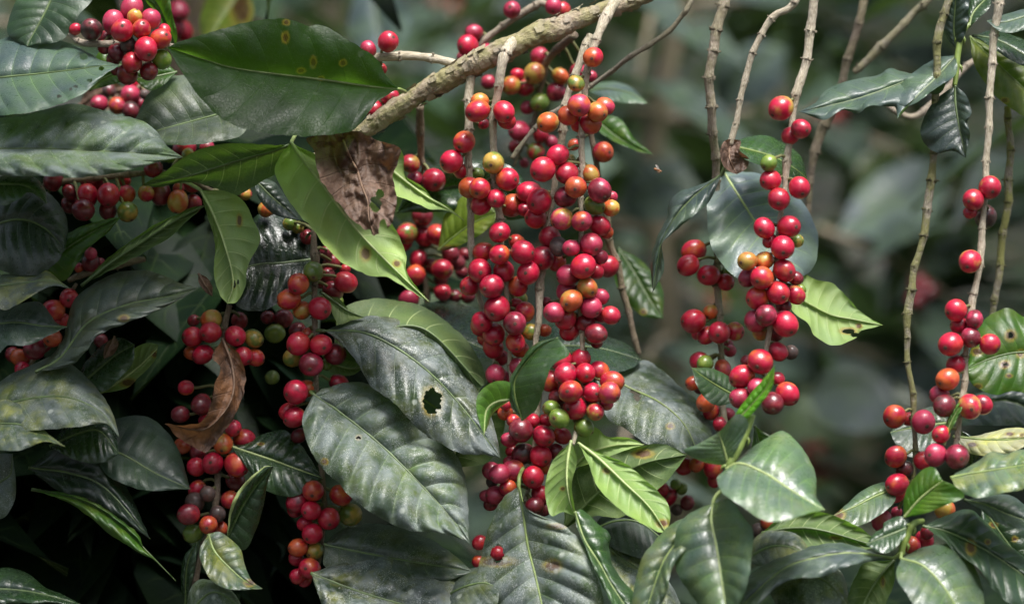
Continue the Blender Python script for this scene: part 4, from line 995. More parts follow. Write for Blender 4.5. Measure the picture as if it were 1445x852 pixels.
L('', 'blurred pale grey leaf behind the cut twig near the top centre', 'sheen', (150,130,20,-10),
  [(830,128),(860,126),(890,132),(914,146)],
  [(830,128),(850,116),(885,120),(914,146)],
  [(830,128),(860,142),(890,146),(914,146)], look2=1.2)
L('', 'dark green leaf low behind the lichen speckled leaf and the leftmost hanging twig', 'underdk', (20,10,4,-6),
  [(640,660),(665,600),(690,565),(705,520)],
  [(640,660),(650,600),(672,560),(705,520)],
  [(640,660),(690,650),(712,600),(705,520)], under=1)
L('', 'dark green leaf hanging under the folded grey green leaf right of centre', 'vivid', (-20,-30,4,-6),
  [(1065,600),(1075,640),(1085,680),(1090,720)],
  [(1065,600),(1060,650),(1070,700),(1090,720)],
  [(1065,600),(1095,625),(1102,680),(1090,720)], look2=.35)

L('', 'blurred pale grey leaf added for the light showing through the gap left of the shadowed bottom leaves', 'bloom_sky', (190,150,10,-30),  # stands in for bright background seen through the gap
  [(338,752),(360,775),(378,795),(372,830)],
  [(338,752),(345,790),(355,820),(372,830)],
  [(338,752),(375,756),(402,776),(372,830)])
L('', 'blurred pale leaf added for the light in the gap at the bottom edge above the corner leaf', 'pale', (240,200,30,-40),  # another added leaf, pale in place of background light
  [(110,790),(150,815),(190,830),(240,850)],
  [(110,790),(160,795),(210,808),(240,850)],
  [(110,790),(130,850),(180,880),(240,850)])
L('', 'far blurred teal grey leaf hanging at the top centre left of the thick branch', 'bloom_sky', (700,640,20,-30),
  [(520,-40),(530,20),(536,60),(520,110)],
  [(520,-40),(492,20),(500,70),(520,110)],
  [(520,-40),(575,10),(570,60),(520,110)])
L('', 'far blurred yellowish leaf at the top edge over the big spotted leaf', 'lime', (330,290,20,-20),
  [(345,-20),(325,10),(308,35),(290,70)],
  [(345,-20),(300,-10),(282,30),(290,70)],
  [(345,-20),(358,20),(335,55),(290,70)], spots=[(340,10,16,30)])
L('', 'far blurred bluish grey leaf between the bare mossy twig and the long cherry bunch', 'bloom_sky', (1150,1060,20,-80),
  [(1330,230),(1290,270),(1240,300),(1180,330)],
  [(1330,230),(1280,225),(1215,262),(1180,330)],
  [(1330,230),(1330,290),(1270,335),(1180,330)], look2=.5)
L('', 'far blurred dull green leaf below the scalloped leaves', 'vivid', (1300,1220,30,-60),
  [(1320,190),(1270,205),(1225,235),(1180,290)],
  [(1320,190),(1270,165),(1200,200),(1180,290)],
  [(1320,190),(1310,240),(1240,280),(1180,290)], look2=.2, trans=.12)
L('', 'far blurred dull grey leaf at the right between the mossy twig and the edge twigs', 'bloom_sky', (1300,1200,20,-80),
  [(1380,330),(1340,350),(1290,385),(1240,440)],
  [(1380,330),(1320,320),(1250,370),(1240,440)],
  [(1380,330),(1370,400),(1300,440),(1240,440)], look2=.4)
L('', 'far blurred grey leaf low behind the yellow green notched leaf', 'bloom_sky', (1050,980,20,-60),
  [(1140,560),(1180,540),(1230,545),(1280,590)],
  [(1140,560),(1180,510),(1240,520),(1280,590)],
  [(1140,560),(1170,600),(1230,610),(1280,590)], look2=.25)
L('', 'far blurred pale leaf behind the flying insect', 'bloom_sky', (1150,1090,20,-60),
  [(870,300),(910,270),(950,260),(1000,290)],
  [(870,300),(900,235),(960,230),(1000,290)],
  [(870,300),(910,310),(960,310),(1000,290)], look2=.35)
L('', 'far blurred grey leaf at the top between the stout and slim pale twigs', 'bloom_sky', (1200,1140,20,-60),
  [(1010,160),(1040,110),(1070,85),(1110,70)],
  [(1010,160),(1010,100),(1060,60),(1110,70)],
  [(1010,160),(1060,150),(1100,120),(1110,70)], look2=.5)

# withered leaves: label, warm tint, d, mid, A, B, holes
DEAD = [
 ('large withered brown leaf, crumpled and torn, caught under the thick branch', 0.0, (-30,-66,-8,-4),
  [(478,182),(492,215),(510,262),(528,333)],
  [(478,182),(452,190),(434,196),(444,214),(451,245),(474,280),(497,310),(514,323),(528,333)],
  [(478,182),(515,189),(552,205),(563,216),(556,242),(559,280),(556,306),(546,325),(528,333)],
  [(530,288,8,12),(536,274,6,7),(541,324,6,15),(520,330,5,6)], 4.6),
 ('curled warm brown withered leaf hanging among cherries at the lower left', 0.7, (-12,-34,-12,4),
  [(314,478),(326,510),(330,545),(316,580),(285,606),(233,598)],
  [(314,478),(300,502),(311,520),(303,545),(300,566),(287,592),(258,600),(233,598)],
  [(314,478),(337,500),(346,530),(342,562),(328,592),(306,622),(290,638),(258,622),(233,598)],
  [(322,494,3,3)], 1.6),
 ('shrivelled dark brown leaf clump at the end of the slim pale twig', 0.0, (-6,-10,-10,-6),
  [(1034,196),(1028,214),(1030,230),(1040,246)],
  [(1034,196),(1020,200),(1014,216),(1018,232),(1028,242),(1040,246)],
  [(1034,196),(1046,200),(1044,214),(1056,226),(1054,238),(1040,246)], [], 3.2),
 ('tiny dry brown leaf scrap hanging by the tip of the long shaded grey leaf', 0.2, (-6,-10,0,0),
  [(280,386),(288,400),(294,408),(300,418)],
  [(280,386),(280,398),(290,412),(300,418)],
  [(280,386),(292,392),(300,404),(300,418)], [], 1.0),
 ('small dry brown bud on the dark leaf at the left', 0.1, (-24,-26,0,0),
  [(162,474),(156,488),(150,500),(147,506)],
  [(162,474),(150,486),(146,498),(147,506)],
  [(162,474),(168,486),(160,500),(147,506)], [], 1.2),
 ('blurred brown withered leaf behind the insect bitten leaf at the upper left', 0.1, (170,150,4,-4),
  [(110,150),(135,135),(155,128),(182,126)],
  [(110,150),(125,125),(150,116),(182,126)],
  [(110,150),(130,158),(160,152),(182,126)], [], 2.0),
]
# green shoots: label, px path with depth and width
SHOOTS = {
 'S1': ('leafy green shoot with scalloped grey green leaves near the top right corner', [(1372,30,4,5),(1358,48,0,8),(1352,75,-2,9),(1350,100,-4,8),(1347,122,-6,7)]),
 'S2': ('leafy shoot with a rounded pale leaf and a wide blue green leaf', [(1062,585,-88,8),(1054,606,-90,11),(1042,632,-92,12),(1030,655,-94,11),(1024,675,-92,9),(1019,692,-92,9)]),
 'S3': ('leafy shoot with a tan scarred leaf and a long twisted grey leaf', [(1302,735,-72,7),(1290,738,-84,9),(1282,752,-84,10),(1274,770,-84,10),(1272,782,-84,9)]),
}
# ------------------------------------------------------------------ setting: ground and hillside
def ground_height(x, y):
    h = 0.0
    if y > 3: h += 0.42 * (y - 3) if y < 60 else 0.42 * 57 + (y - 60) * 0.12
    if y < -6: h -= 0.05 * (-6 - y) if y > -60 else 2.7
    return h + 0.10 * noise.noise(Vector((x * .5, y * .5, 0))) + 0.04 * noise.noise(Vector((x * 2.1, y * 2.1, 4)))

def make_ground():
    t = NT('leaf_litter_soil')
    tc = t.n('TexCoord'); v = tc.outputs['Object']
    a = t.noise(v, 2.5, 5, 0.6); b = t.noise(v, 22, 5, 0.7)
    c = t.mix(t.ramp(a, .35, .65), (0.040, 0.038, 0.034), (0.036, 0.042, 0.032))
    c = t.mix(t.math('MULTIPLY', t.ramp(b, .45, .7), .6), c, (0.13, 0.10, 0.065))
    bs = t.n('BsdfPrincipled'); t.l(c, bs.inputs['Base Color']); bs.inputs['Roughness'].default_value = .9
    t.l(t.bump(b, .8, .03), bs.inputs['Normal'])
    m = t.out(bs.outputs[0])
    ax = np.concatenate([-np.geomspace(300, 3, 22), np.linspace(-2.6, 2.6, 27), np.geomspace(3, 300, 22)])
    ay = np.concatenate([-np.geomspace(300, 3, 18), np.linspace(-2.6, 14, 56), np.geomspace(15, 300, 24)])
    V = [(x, y, ground_height(x, y)) for y in ay for x in ax]
    n = len(ax)
    F = [(j * n + i, j * n + i + 1, (j + 1) * n + i + 1, (j + 1) * n + i) for j in range(len(ay) - 1) for i in range(n - 1)]
    o = mesh_obj('ground', V, F, m)
    tag(o, 'brown litter covered hillside rising behind the shrubs', kind='structure')
make_ground()

# ------------------------------------------------------------------ leaf masses that nobody could count
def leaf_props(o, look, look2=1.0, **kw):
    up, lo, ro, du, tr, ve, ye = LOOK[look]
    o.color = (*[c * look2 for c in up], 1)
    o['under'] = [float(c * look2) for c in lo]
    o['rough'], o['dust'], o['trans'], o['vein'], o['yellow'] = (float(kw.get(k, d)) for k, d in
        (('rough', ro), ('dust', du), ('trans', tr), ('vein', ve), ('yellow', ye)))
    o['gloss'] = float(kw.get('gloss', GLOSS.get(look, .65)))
    return o

_tu = np.linspace(0, 1, 6)
_tw = np.array([0.02, .72, 1.0, .85, .42, 0.0])
def leaf_mass(name, specs, look, parent=None, look2=1.0, **kw):
    """specs: (base point, pointing direction, face direction, length) -> one mesh of folded, drooping leaves"""
    V, F, UV = [], [], []
    for base, dirn, face, ln in specs:
        dirn = dirn.normalized()
        side = dirn.cross(face)
        if side.length < 1e-4: side = dirn.orthogonal()
        side.normalize()
        nrm = side.cross(dirn)
        b0 = len(V)
        droop = rnd.uniform(.1, .35)
        w = ln * rnd.uniform(.19, .24)
        for i, u in enumerate(_tu):
            c = base + dirn * (ln * u) - Vector((0, 0, 1)) * (droop * ln * u * u)
            for s in (-1, 0, 1):
                wob = 0.10 * math.sin(9 * u + s + ln * 700) * w
                V.append(c + side * (s * w * _tw[i]) + nrm * (abs(s) * w * .28 * _tw[i] + (wob if s else 0)))
                UV.append((u, s))
        for i in range(5):
            for s in (0, 1):
                a = b0 + i * 3 + s
                F.append((a, a + 1, a + 4, a + 3))
    me = bpy.data.meshes.new(name)
    me.from_pydata([tuple(v) for v in V], [], F)
    me.materials.append(M_LEAF)
    uvl = me.uv_layers.new(name='UVMap')
    idx = np.empty(len(me.loops), int); me.loops.foreach_get('vertex_index', idx)
    uvl.data.foreach_set('uv', np.array(UV)[idx].ravel())
    me.polygons.foreach_set('use_smooth', [True] * len(me.polygons))
    o = link(name, me, parent)
    leaf_props(o, look, look2, **kw)
    o['kind'] = 'stuff'
    return o

def rv(a=1.0):
    return Vector((rnd.uniform(-a, a), rnd.uniform(-a, a), rnd.uniform(-a, a)))

_ico = bmesh.new(); bmesh.ops.create_icosphere(_ico, subdivisions=1, radius=1)
ICO_V = [v.co.copy() for v in _ico.verts]; ICO_F = [tuple(v.index for v in f.verts) for f in _ico.faces]; _ico.free()

def coffee_shrub(x, y, h, label, look, look2, reach=.75, step=.13, fruit=0):
    z = ground_height(x, y)
    root = thing('coffee_shrub', label, 'shrub', (x, y, z), 'coffee shrubs standing behind the fruiting branches')
    path = [Vector((rnd.uniform(-.03, .03), rnd.uniform(-.03, .03), h * i / 8)) for i in range(9)]
    V, F = tube(path, [.028 * (1 - .75 * i / 8) for i in range(9)], 8)
    o = mesh_obj('trunk', V, F, M_BARK, root); o.color = (*TAN, 1); o['moss'] = .6
    specs, TV, TF, CV, CF = [], [], [], [], []
    zz = .25
    while zz < h:
        r = reach * (1 - .55 * (zz / h) ** 2) * rnd.uniform(.75, 1.1)
        a0 = rnd.uniform(0, 6.28)
        for k in range(3):
            a = a0 + k * 2.1 + rnd.uniform(-.3, .3)
            d = Vector((math.cos(a), math.sin(a), .25))
            pts = []
            for i in range(8):
                s = i / 7
                pts.append(Vector((0, 0, zz)) + d * (r * s) - Vector((0, 0, .55 * r * s * s)))
            v, f = tube(pts, [.006 * (1 - .7 * i / 7) for i in range(8)], 5)
            TF += [tuple(q + len(TV) for q in ff) for ff in f]; TV += v
            n = int(r / .07)
            for i in range(1, n + 1):
                s = i / n
                q = Vector((0, 0, zz)) + d * (r * s) - Vector((0, 0, .55 * r * s * s))
                lat = Vector((-math.sin(a), math.cos(a), 0))
                for sg in (-1, 1):
                    dirn = lat * sg + d * .55 + Vector((0, 0, -.25)) + rv(.35)
                    specs.append((q, dirn, Vector((0, 0, 1)) + rv(.35), rnd.uniform(.11, .17)))
                if fruit and rnd.random() < fruit:
                    for _ in range(rnd.randint(3, 7)):
                        c = q + rv(.014); rr = rnd.uniform(.006, .0075)
                        CF += [tuple(e + len(CV) for e in ff) for ff in ICO_F]; CV += [c + p * rr for p in ICO_V]
        zz += step
    o = mesh_obj('twigs', TV, TF, M_BARK, root); o.color = (*TAN, 1); o['moss'] = .3; o['kind'] = 'stuff'
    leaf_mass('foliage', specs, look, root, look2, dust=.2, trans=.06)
    if CV:
        o = mesh_obj('cherries', CV, CF, M_CHERRY, root); o.color = (.42, .012, .022, 1); o['blush'] = [.2, .01, .02]; o['mixin'] = .3; o['dry'] = 0.1; o['kind'] = 'stuff'
    return root

SHRUBS = [
 (0.78, 0.95, 2.3, 'nearest coffee shrub, dark, just behind the twigs at the right', 'sheen', .55, .62, .10, .04),
 (-0.55, 1.05, 2.4, 'nearest coffee shrub behind the thick branch, dark and dense', 'dark', 1.1, .60, .10, .04),
 (0.16, 1.30, 2.2, 'near coffee shrub behind the centre, with dusky leaves', 'sheen', .6, .55, .11, .05),
 (-1.15, 1.75, 2.3, 'dark coffee shrub standing behind the left cherries, the nearest on that side', 'dark', 1.0, .75, .13, .05),
 (0.62, 1.55, 2.2, 'grey green coffee shrub behind the bare mossy twig', 'sheen', 1.0, .72, .15, .10),
 (-0.22, 2.35, 2.3, 'blurred coffee shrub with dull green leaves behind the thick branch', 'sheen', .9, .75, .15, .06),
 (1.45, 2.1, 2.4, 'bright green blurred coffee shrub behind the right edge twigs', 'dark', 1.5, .75, .14, .08),
 (0.35, 3.3, 2.2, 'tall dull coffee shrub between the nearer ones', 'grey', 1.0, .8, .15, .05),
 (-1.0, 3.4, 2.2, 'pale coffee shrub further back on the left', 'sheen', .9, .8, .15, .05),
 (1.2, 3.7, 2.2, 'dark coffee shrub further back on the right', 'dark', 1.4, .8, .15, .05),
 (-0.35, 4.6, 2.2, 'grey coffee shrub on the slope at the centre', 'sheen', .9, .85, .17, .03),
 (0.8, 5.2, 2.2, 'mid green coffee shrub on the slope at the right', 'dark', 1.6, .85, .17, .03),
 (-1.5, 5.0, 2.2, 'mid green coffee shrub on the slope at the left', 'dark', 1.6, .85, .17, .03),
 (1.9, 5.6, 2.2, 'farthest coffee shrub at the right of the slope', 'grey', 1.1, .85, .17, 0),
 (0.1, 6.4, 2.2, 'farthest coffee shrub at the centre of the slope', 'pale', .9, .85, .17, 0),
]
for s in SHRUBS:
    coffee_shrub(*s)

def added_shade_tree(x, y, h, r, label):  # trees out of view, added to darken the background slope
    z = ground_height(x, y)
    root = thing('added_shade_tree', label, 'tree', (x, y, z), 'unseen shade trees over the coffee')
    path = [Vector((.12 * math.sin(i * .9), .1 * math.cos(i * .7), h * i / 12)) for i in range(13)]
    V, F = tube(path, [.11 * (1 - .6 * i / 12) for i in range(13)], 12, .12, 8)
    o = mesh_obj('trunk', V, F, M_BARK, root); o.color = (*GREY, 1); o['moss'] = .8
    TV, TF, specs = [], [], []
    for k in range(15):
        a = k * 2.4; zz = h * rnd.uniform(.62, 1.0)
        e = Vector((math.cos(a) * r * rnd.uniform(.6, 1), math.sin(a) * r * rnd.uniform(.6, 1), zz + rnd.uniform(.1, .7)))
        s = path[min(12, int(zz / h * 12))]
        v, f = tube([s.lerp(e, i / 5) + rv(.05) * (0 < i < 5) for i in range(6)], [.035 - .005 * i for i in range(6)], 6)
        TF += [tuple(q + len(TV) for q in ff) for ff in f]; TV += v
        for _ in range(95):
            t = rnd.uniform(.3, 1.1)
            specs.append((s.lerp(e, t) + rv(.42), rv(1) + Vector((0, 0, -.4)), Vector((0, 0, 1)) + rv(.5), rnd.uniform(.16, .28)))
    o = mesh_obj('limbs', TV, TF, M_BARK, root); o.color = (*GREY, 1); o['moss'] = .5; o['kind'] = 'stuff'
    leaf_mass('crown', specs, 'mid', root, 1.0)
added_shade_tree(-1.9, 3.2, 4.6, 2.0, 'added unseen shade tree with a broad crown left of the blurred slope')
added_shade_tree(2.2, 2.6, 4.4, 2.0, 'added unseen shade tree with a broad crown right of the blurred slope')
added_shade_tree(1.55, 6.8, 4.8, 2.1, 'added unseen shade tree higher up the blurred slope on the right')
added_shade_tree(-1.5, 7.5, 4.8, 2.1, 'added unseen shade tree higher up the blurred slope on the left')

# the bush whose own shaded inside fills the left of the picture
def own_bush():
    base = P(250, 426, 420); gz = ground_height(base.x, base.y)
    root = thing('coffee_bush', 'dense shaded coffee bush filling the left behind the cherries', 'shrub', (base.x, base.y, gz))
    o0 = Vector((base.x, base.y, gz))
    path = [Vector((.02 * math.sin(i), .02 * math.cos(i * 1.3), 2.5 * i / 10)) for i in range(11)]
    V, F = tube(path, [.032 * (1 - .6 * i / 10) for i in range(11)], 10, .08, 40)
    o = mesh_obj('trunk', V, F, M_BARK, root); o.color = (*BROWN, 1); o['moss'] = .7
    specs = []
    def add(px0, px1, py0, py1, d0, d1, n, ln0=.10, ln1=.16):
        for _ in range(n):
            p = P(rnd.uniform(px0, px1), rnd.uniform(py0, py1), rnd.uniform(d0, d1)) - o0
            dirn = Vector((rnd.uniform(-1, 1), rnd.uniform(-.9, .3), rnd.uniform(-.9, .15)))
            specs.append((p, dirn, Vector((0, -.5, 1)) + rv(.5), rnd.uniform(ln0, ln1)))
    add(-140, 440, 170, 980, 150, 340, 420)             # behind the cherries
    for _ in range(42):                                # leaves added above the frame to shade the left
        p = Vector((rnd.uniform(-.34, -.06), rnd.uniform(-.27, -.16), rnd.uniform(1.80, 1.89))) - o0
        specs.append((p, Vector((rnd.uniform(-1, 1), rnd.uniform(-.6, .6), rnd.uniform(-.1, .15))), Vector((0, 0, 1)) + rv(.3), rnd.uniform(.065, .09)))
    for _ in range(130):                               # more added behind, to darken the inside of the bush
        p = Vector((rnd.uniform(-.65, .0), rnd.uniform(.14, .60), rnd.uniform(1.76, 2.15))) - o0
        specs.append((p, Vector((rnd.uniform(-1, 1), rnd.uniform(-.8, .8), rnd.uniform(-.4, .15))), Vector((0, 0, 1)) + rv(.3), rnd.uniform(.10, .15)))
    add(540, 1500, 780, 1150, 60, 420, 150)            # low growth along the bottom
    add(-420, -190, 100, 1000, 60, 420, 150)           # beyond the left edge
    leaf_mass('foliage', specs, 'deep', root, .6, rough=.45, vein=.3, gloss=.07, dust=0, trans=.04)  # leaf colour darkened too, for the deep shade on the left
    TV, TF = [], []
    for k in range(16):
        z = .3 + k * .13; a = k * 2.4
        d = Vector((math.cos(a), math.sin(a) * .6, .1))
        v, f = tube([Vector((0, 0, z)) + d * (.09 * i) - Vector((0, 0, .006 * i * i)) for i in range(6)], [.006 - .0007 * i for i in range(6)], 6)
        TF += [tuple(q + len(TV) for q in ff) for ff in f]; TV += v
    o = mesh_obj('twigs', TV, TF, M_BARK, root); o.color = (*BROWN, 1); o['moss'] = .3; o['kind'] = 'stuff'
own_bush()

# the plantation goes on round the photographer: a thicket that closes off the low sky
def thicket():
    specs = []
    for _ in range(5200):
        a = rnd.uniform(0.62 * math.pi, 2.38 * math.pi) if rnd.random() < .8 else rnd.uniform(.85, 2.15) * math.pi
        r = rnd.uniform(1.9, 3.2)
        x, y = r * math.cos(a) * .85, -1.2 + r * math.sin(a) * .95
        if y > -.6 and abs(x) < 1.1: continue
        z = rnd.uniform(.05, 3.1) if rnd.random() < .8 else rnd.uniform(2.2, 3.5)
        specs.append((Vector((x, y, z)), Vector((rnd.uniform(-1, 1), rnd.uniform(-1, 1), rnd.uniform(-.9, .1))), Vector((0, 0, 1)) + rv(.6), rnd.uniform(.14, .22)))
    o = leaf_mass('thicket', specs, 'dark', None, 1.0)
    o['label'] = 'dense coffee thicket all round the clearing'
thicket()

# ------------------------------------------------------------------ branches
PX = FRAME_W / 1445.0
def knob_mesh(seed):
    r = random.Random(seed)
    V, F = [], []
    def addmesh(v, f):
        F.extend(tuple(q + len(V) for q in ff) for ff in f); V.extend(v)
    # lumpy collar of bud scales
    n, m = 14, 6
    cv, cf = [], []
    for i in range(n):
        a = 2 * math.pi * i / n
        lump = .86 + .36 * r.random() + .12 * math.sin(a * 2 + seed)
        for j in range(m):
            b = 2 * math.pi * j / m
            rr = lump + .20 * math.cos(b)
            cv.append(Vector((rr * math.cos(a), rr * math.sin(a), .34 * math.sin(b) + r.uniform(-.06, .06))))
    for i in range(n):
        for j in range(m):
            cf.append((i * m + j, ((i + 1) % n) * m + j, ((i + 1) % n) * m + (j + 1) % m, i * m + (j + 1) % m))
    addmesh(cv, cf)
    # stubs of old fruit stalks
    for k in range(r.randint(6, 10)):
        a = r.uniform(0, 6.28)
        d = Vector((math.cos(a), math.sin(a), r.uniform(-.6, .6))).normalized()
        p = Vector((math.cos(a) * .95, math.sin(a) * .95, r.uniform(-.3, .3)))
        ln = r.uniform(.3, .95)
        tv, tf = tube([p, p + d * ln * .6, p + d * ln], [.22, .17, r.uniform(.12, .24)], 6)
        addmesh(tv, tf)
    me = bpy.data.meshes.new('twig_node')
    me.from_pydata([tuple(v) for v in V], [], F)
    me.materials.append(M_BARK)
    me.polygons.foreach_set('use_smooth', [True] * len(F))
    return me
KNOBS = [knob_mesh(s) for s in range(5)]

BR = {}
def tube_uv(o, nring, seg, path, rad):
    me = o.data
    uvl = me.uv_layers.new(name='UVMap')
    L = [0.0]
    for a, b in zip(path[:-1], path[1:]): L.append(L[-1] + (b - a).length)
    circ = 2 * math.pi * float(np.mean(rad))
    for poly in me.polygons:
        if len(poly.vertices) != 4: continue
        i0 = min(v // seg for v in poly.vertices)
        ks = [v % seg for v in poly.vertices]
        wrap = max(ks) - min(ks) > 1
        for li in poly.loop_indices:
            v = me.loops[li].vertex_index
            k = v % seg
            if wrap and k == 0: k = seg
            uvl.data[li].uv = (k / seg, L[v // seg] / circ)

def build_branch(key):
    label, col, moss, sp, pts = BRANCH[key]
    a = np.array(pts, float)
    if key == 'MB':                     # the wood goes on beyond the frame
        a = np.vstack([a, [1120, -95, 40, 27], [1330, -200, 60, 30]])
    elif a[0, 1] < 10 and key[0] in 'RT' and key != 'R9' and key != 'T3':
        sl = max(-.6, min(.6, (a[0, 0] - a[1, 0]) / max(10.0, a[1, 1] - a[0, 1])))
        a = np.vstack([[a[0, 0] + sl * 330, -330, a[0, 2] + 25, a[0, 3] * 1.25], [a[0, 0] + sl * 150, -150, a[0, 2] + 8, a[0, 3] * 1.1], a])
    length = float(np.sum(np.linalg.norm(np.diff(a[:, :2], axis=0), axis=1)))
    main = key == 'MB'
    n = max(12, int(length / (2.6 if main else 3.4)))
    s = spline(a, n)
    path = [P(q[0], q[1], q[2]) for q in s]
    rad = np.array([q[3] * .5 * PX * (.92 if main else .88) for q in s])
    r2 = random.Random(key)
    nodes = []
    if sp:
        t = sp * r2.uniform(.4, .8)
        while t < length - 6:
            nodes.append(min(n - 2, max(1, int(t / length * n))))
            t += sp * r2.uniform(.8, 1.2)
    for i in nodes:
        for j in range(max(0, i - 6), min(n, i + 7)):
            rad[j] *= 1 + .16 * math.exp(-((j - i) / 2.1) ** 2)
        for j in range(i, n):          # each joint a little slimmer, then swelling again
            pass
    for q_, i in enumerate(nodes):     # the wood bends a little at each joint
        off_ = (1.3 if q_ % 2 else -1.3) * r2.uniform(.4, 1.2) * (0 if main else 1)
        for j in range(max(0, i - 7), min(n, i + 8)):
            s[j, 0] += off_ * (1 - abs(j - i) / 8)
    path = [P(q[0], q[1], q[2]) for q in s]
    root = thing('coffee_branch', label, 'branch', path[0], None if main else 'fruiting twigs of the coffee bush')
    base = path[0]
    if main:
        V, F = tube(path, rad, 36, .20, 95)
        V = [v + (v - path[min(n - 1, i // 36)]).normalized() * (.0010 * noise.noise(Vector((v.x * 60, v.y * 60, v.z * 60)) * 1.0) + .0008 * noise.noise(v * 420)) for i, v in enumerate(V)]
        seg = 36
    else:
        seg = 12
        V, F = tube(path, rad, seg, .13, 260)
    o = mesh_obj('stem', [v - base for v in V], F, M_BARK, root)
    tube_uv(o, n, seg, path, rad)
    o.color = (*col, 1); o['moss'] = float(moss)
    for i in nodes:
        tdir = (path[i + 1] - path[i - 1]).normalized()
        k = bpy.data.objects.new('twig_node', KNOBS[r2.randrange(5)])
        COL.objects.link(k); k.parent = root
        k.rotation_mode = 'QUATERNION'
        k.rotation_quaternion = tdir.to_track_quat('Z', 'Y') @ Quaternion((0, 0, 1), r2.uniform(0, 6.28))
        k.location = path[i] - base
        sc = rad[i] * r2.uniform(.74, .92)
        k.scale = (sc, sc, sc * 1.1)
        k.color = tuple(c * .72 for c in col) + (1,); k['moss'] = float(moss)
    if main:                            # flakes of old bark lifting off
        FV, FF = [], []
        for _ in range(240):
            i = r2.randint(6, n - 7)
            t = (path[i + 1] - path[i - 1]).normalized()
            ang = r2.uniform(0, 6.28)
            side = t.cross(Vector((0, 1, 0))).normalized(); b = t.cross(side)
            ln, wd = r2.uniform(.0020, .0075), r2.uniform(.0010, .0028)
            lift = r2.uniform(.0002, .0011)
            b0 = len(FV)
            for p_ in range(4):
                for q_ in range(3):
                    aa = ang + (q_ - 1) * wd / rad[i] * (1 - .25 * abs(p_ - 1.5)) + r2.uniform(-.03, .03)
                    dr = side * math.cos(aa) + b * math.sin(aa)
                    rr = rad[i] * 1.05 + .0004 + lift * (p_ / 3) ** 2 + r2.uniform(0, .0003)
                    FV.append(path[i] + t * (ln * (p_ / 3 - .5)) + dr * rr - base)
            for p_ in range(3):
                for q_ in range(2):
                    c0 = b0 + p_ * 3 + q_
                    FF.append((c0, c0 + 1, c0 + 4, c0 + 3))
        o = mesh_obj('bark_flakes', FV, FF, M_BARK, root)
        o.color = (0.46, 0.40, 0.31, 1); o['moss'] = .5; o['kind'] = 'stuff'
    BR[key] = dict(root=root, base=base, path=path, rad=rad, pix=s)
for key in BRANCH:
    build_branch(key)

# ------------------------------------------------------------------ green shoots
for key, (label, pts) in SHOOTS.items():
    s = spline(pts, 30)
    path = [P(q[0], q[1], q[2]) for q in s]
    rad = np.array([q[3] * .5 * PX for q in s])
    root = thing('leafy_shoot', label, 'shoot', path[0])
    V, F = tube(path, rad, 10, .06, 200)
    mesh_obj('stem', [v - path[0] for v in V], F, M_SHOOT, root)
    # a pair of pointed stipules at each joint
    for i in (8, 20):
        for sg in (-1, 1):
            t = (path[i + 1] - path[i - 1]).normalized()
            sd = t.cross(Vector((0, 1, 0))).normalized() * sg
            p = path[i] - path[0]
            v, f = tube([p + sd * rad[i] * .6, p + sd * rad[i] * 1.5 + t * .0015, p + sd * rad[i] * 1.7 + t * .0045], [.0011, .0009, .0002], 6)
            mesh_obj('stipule', v, f, M_SHOOT, root)
    BR[key] = dict(root=root, base=path[0], path=path, rad=rad, pix=s)

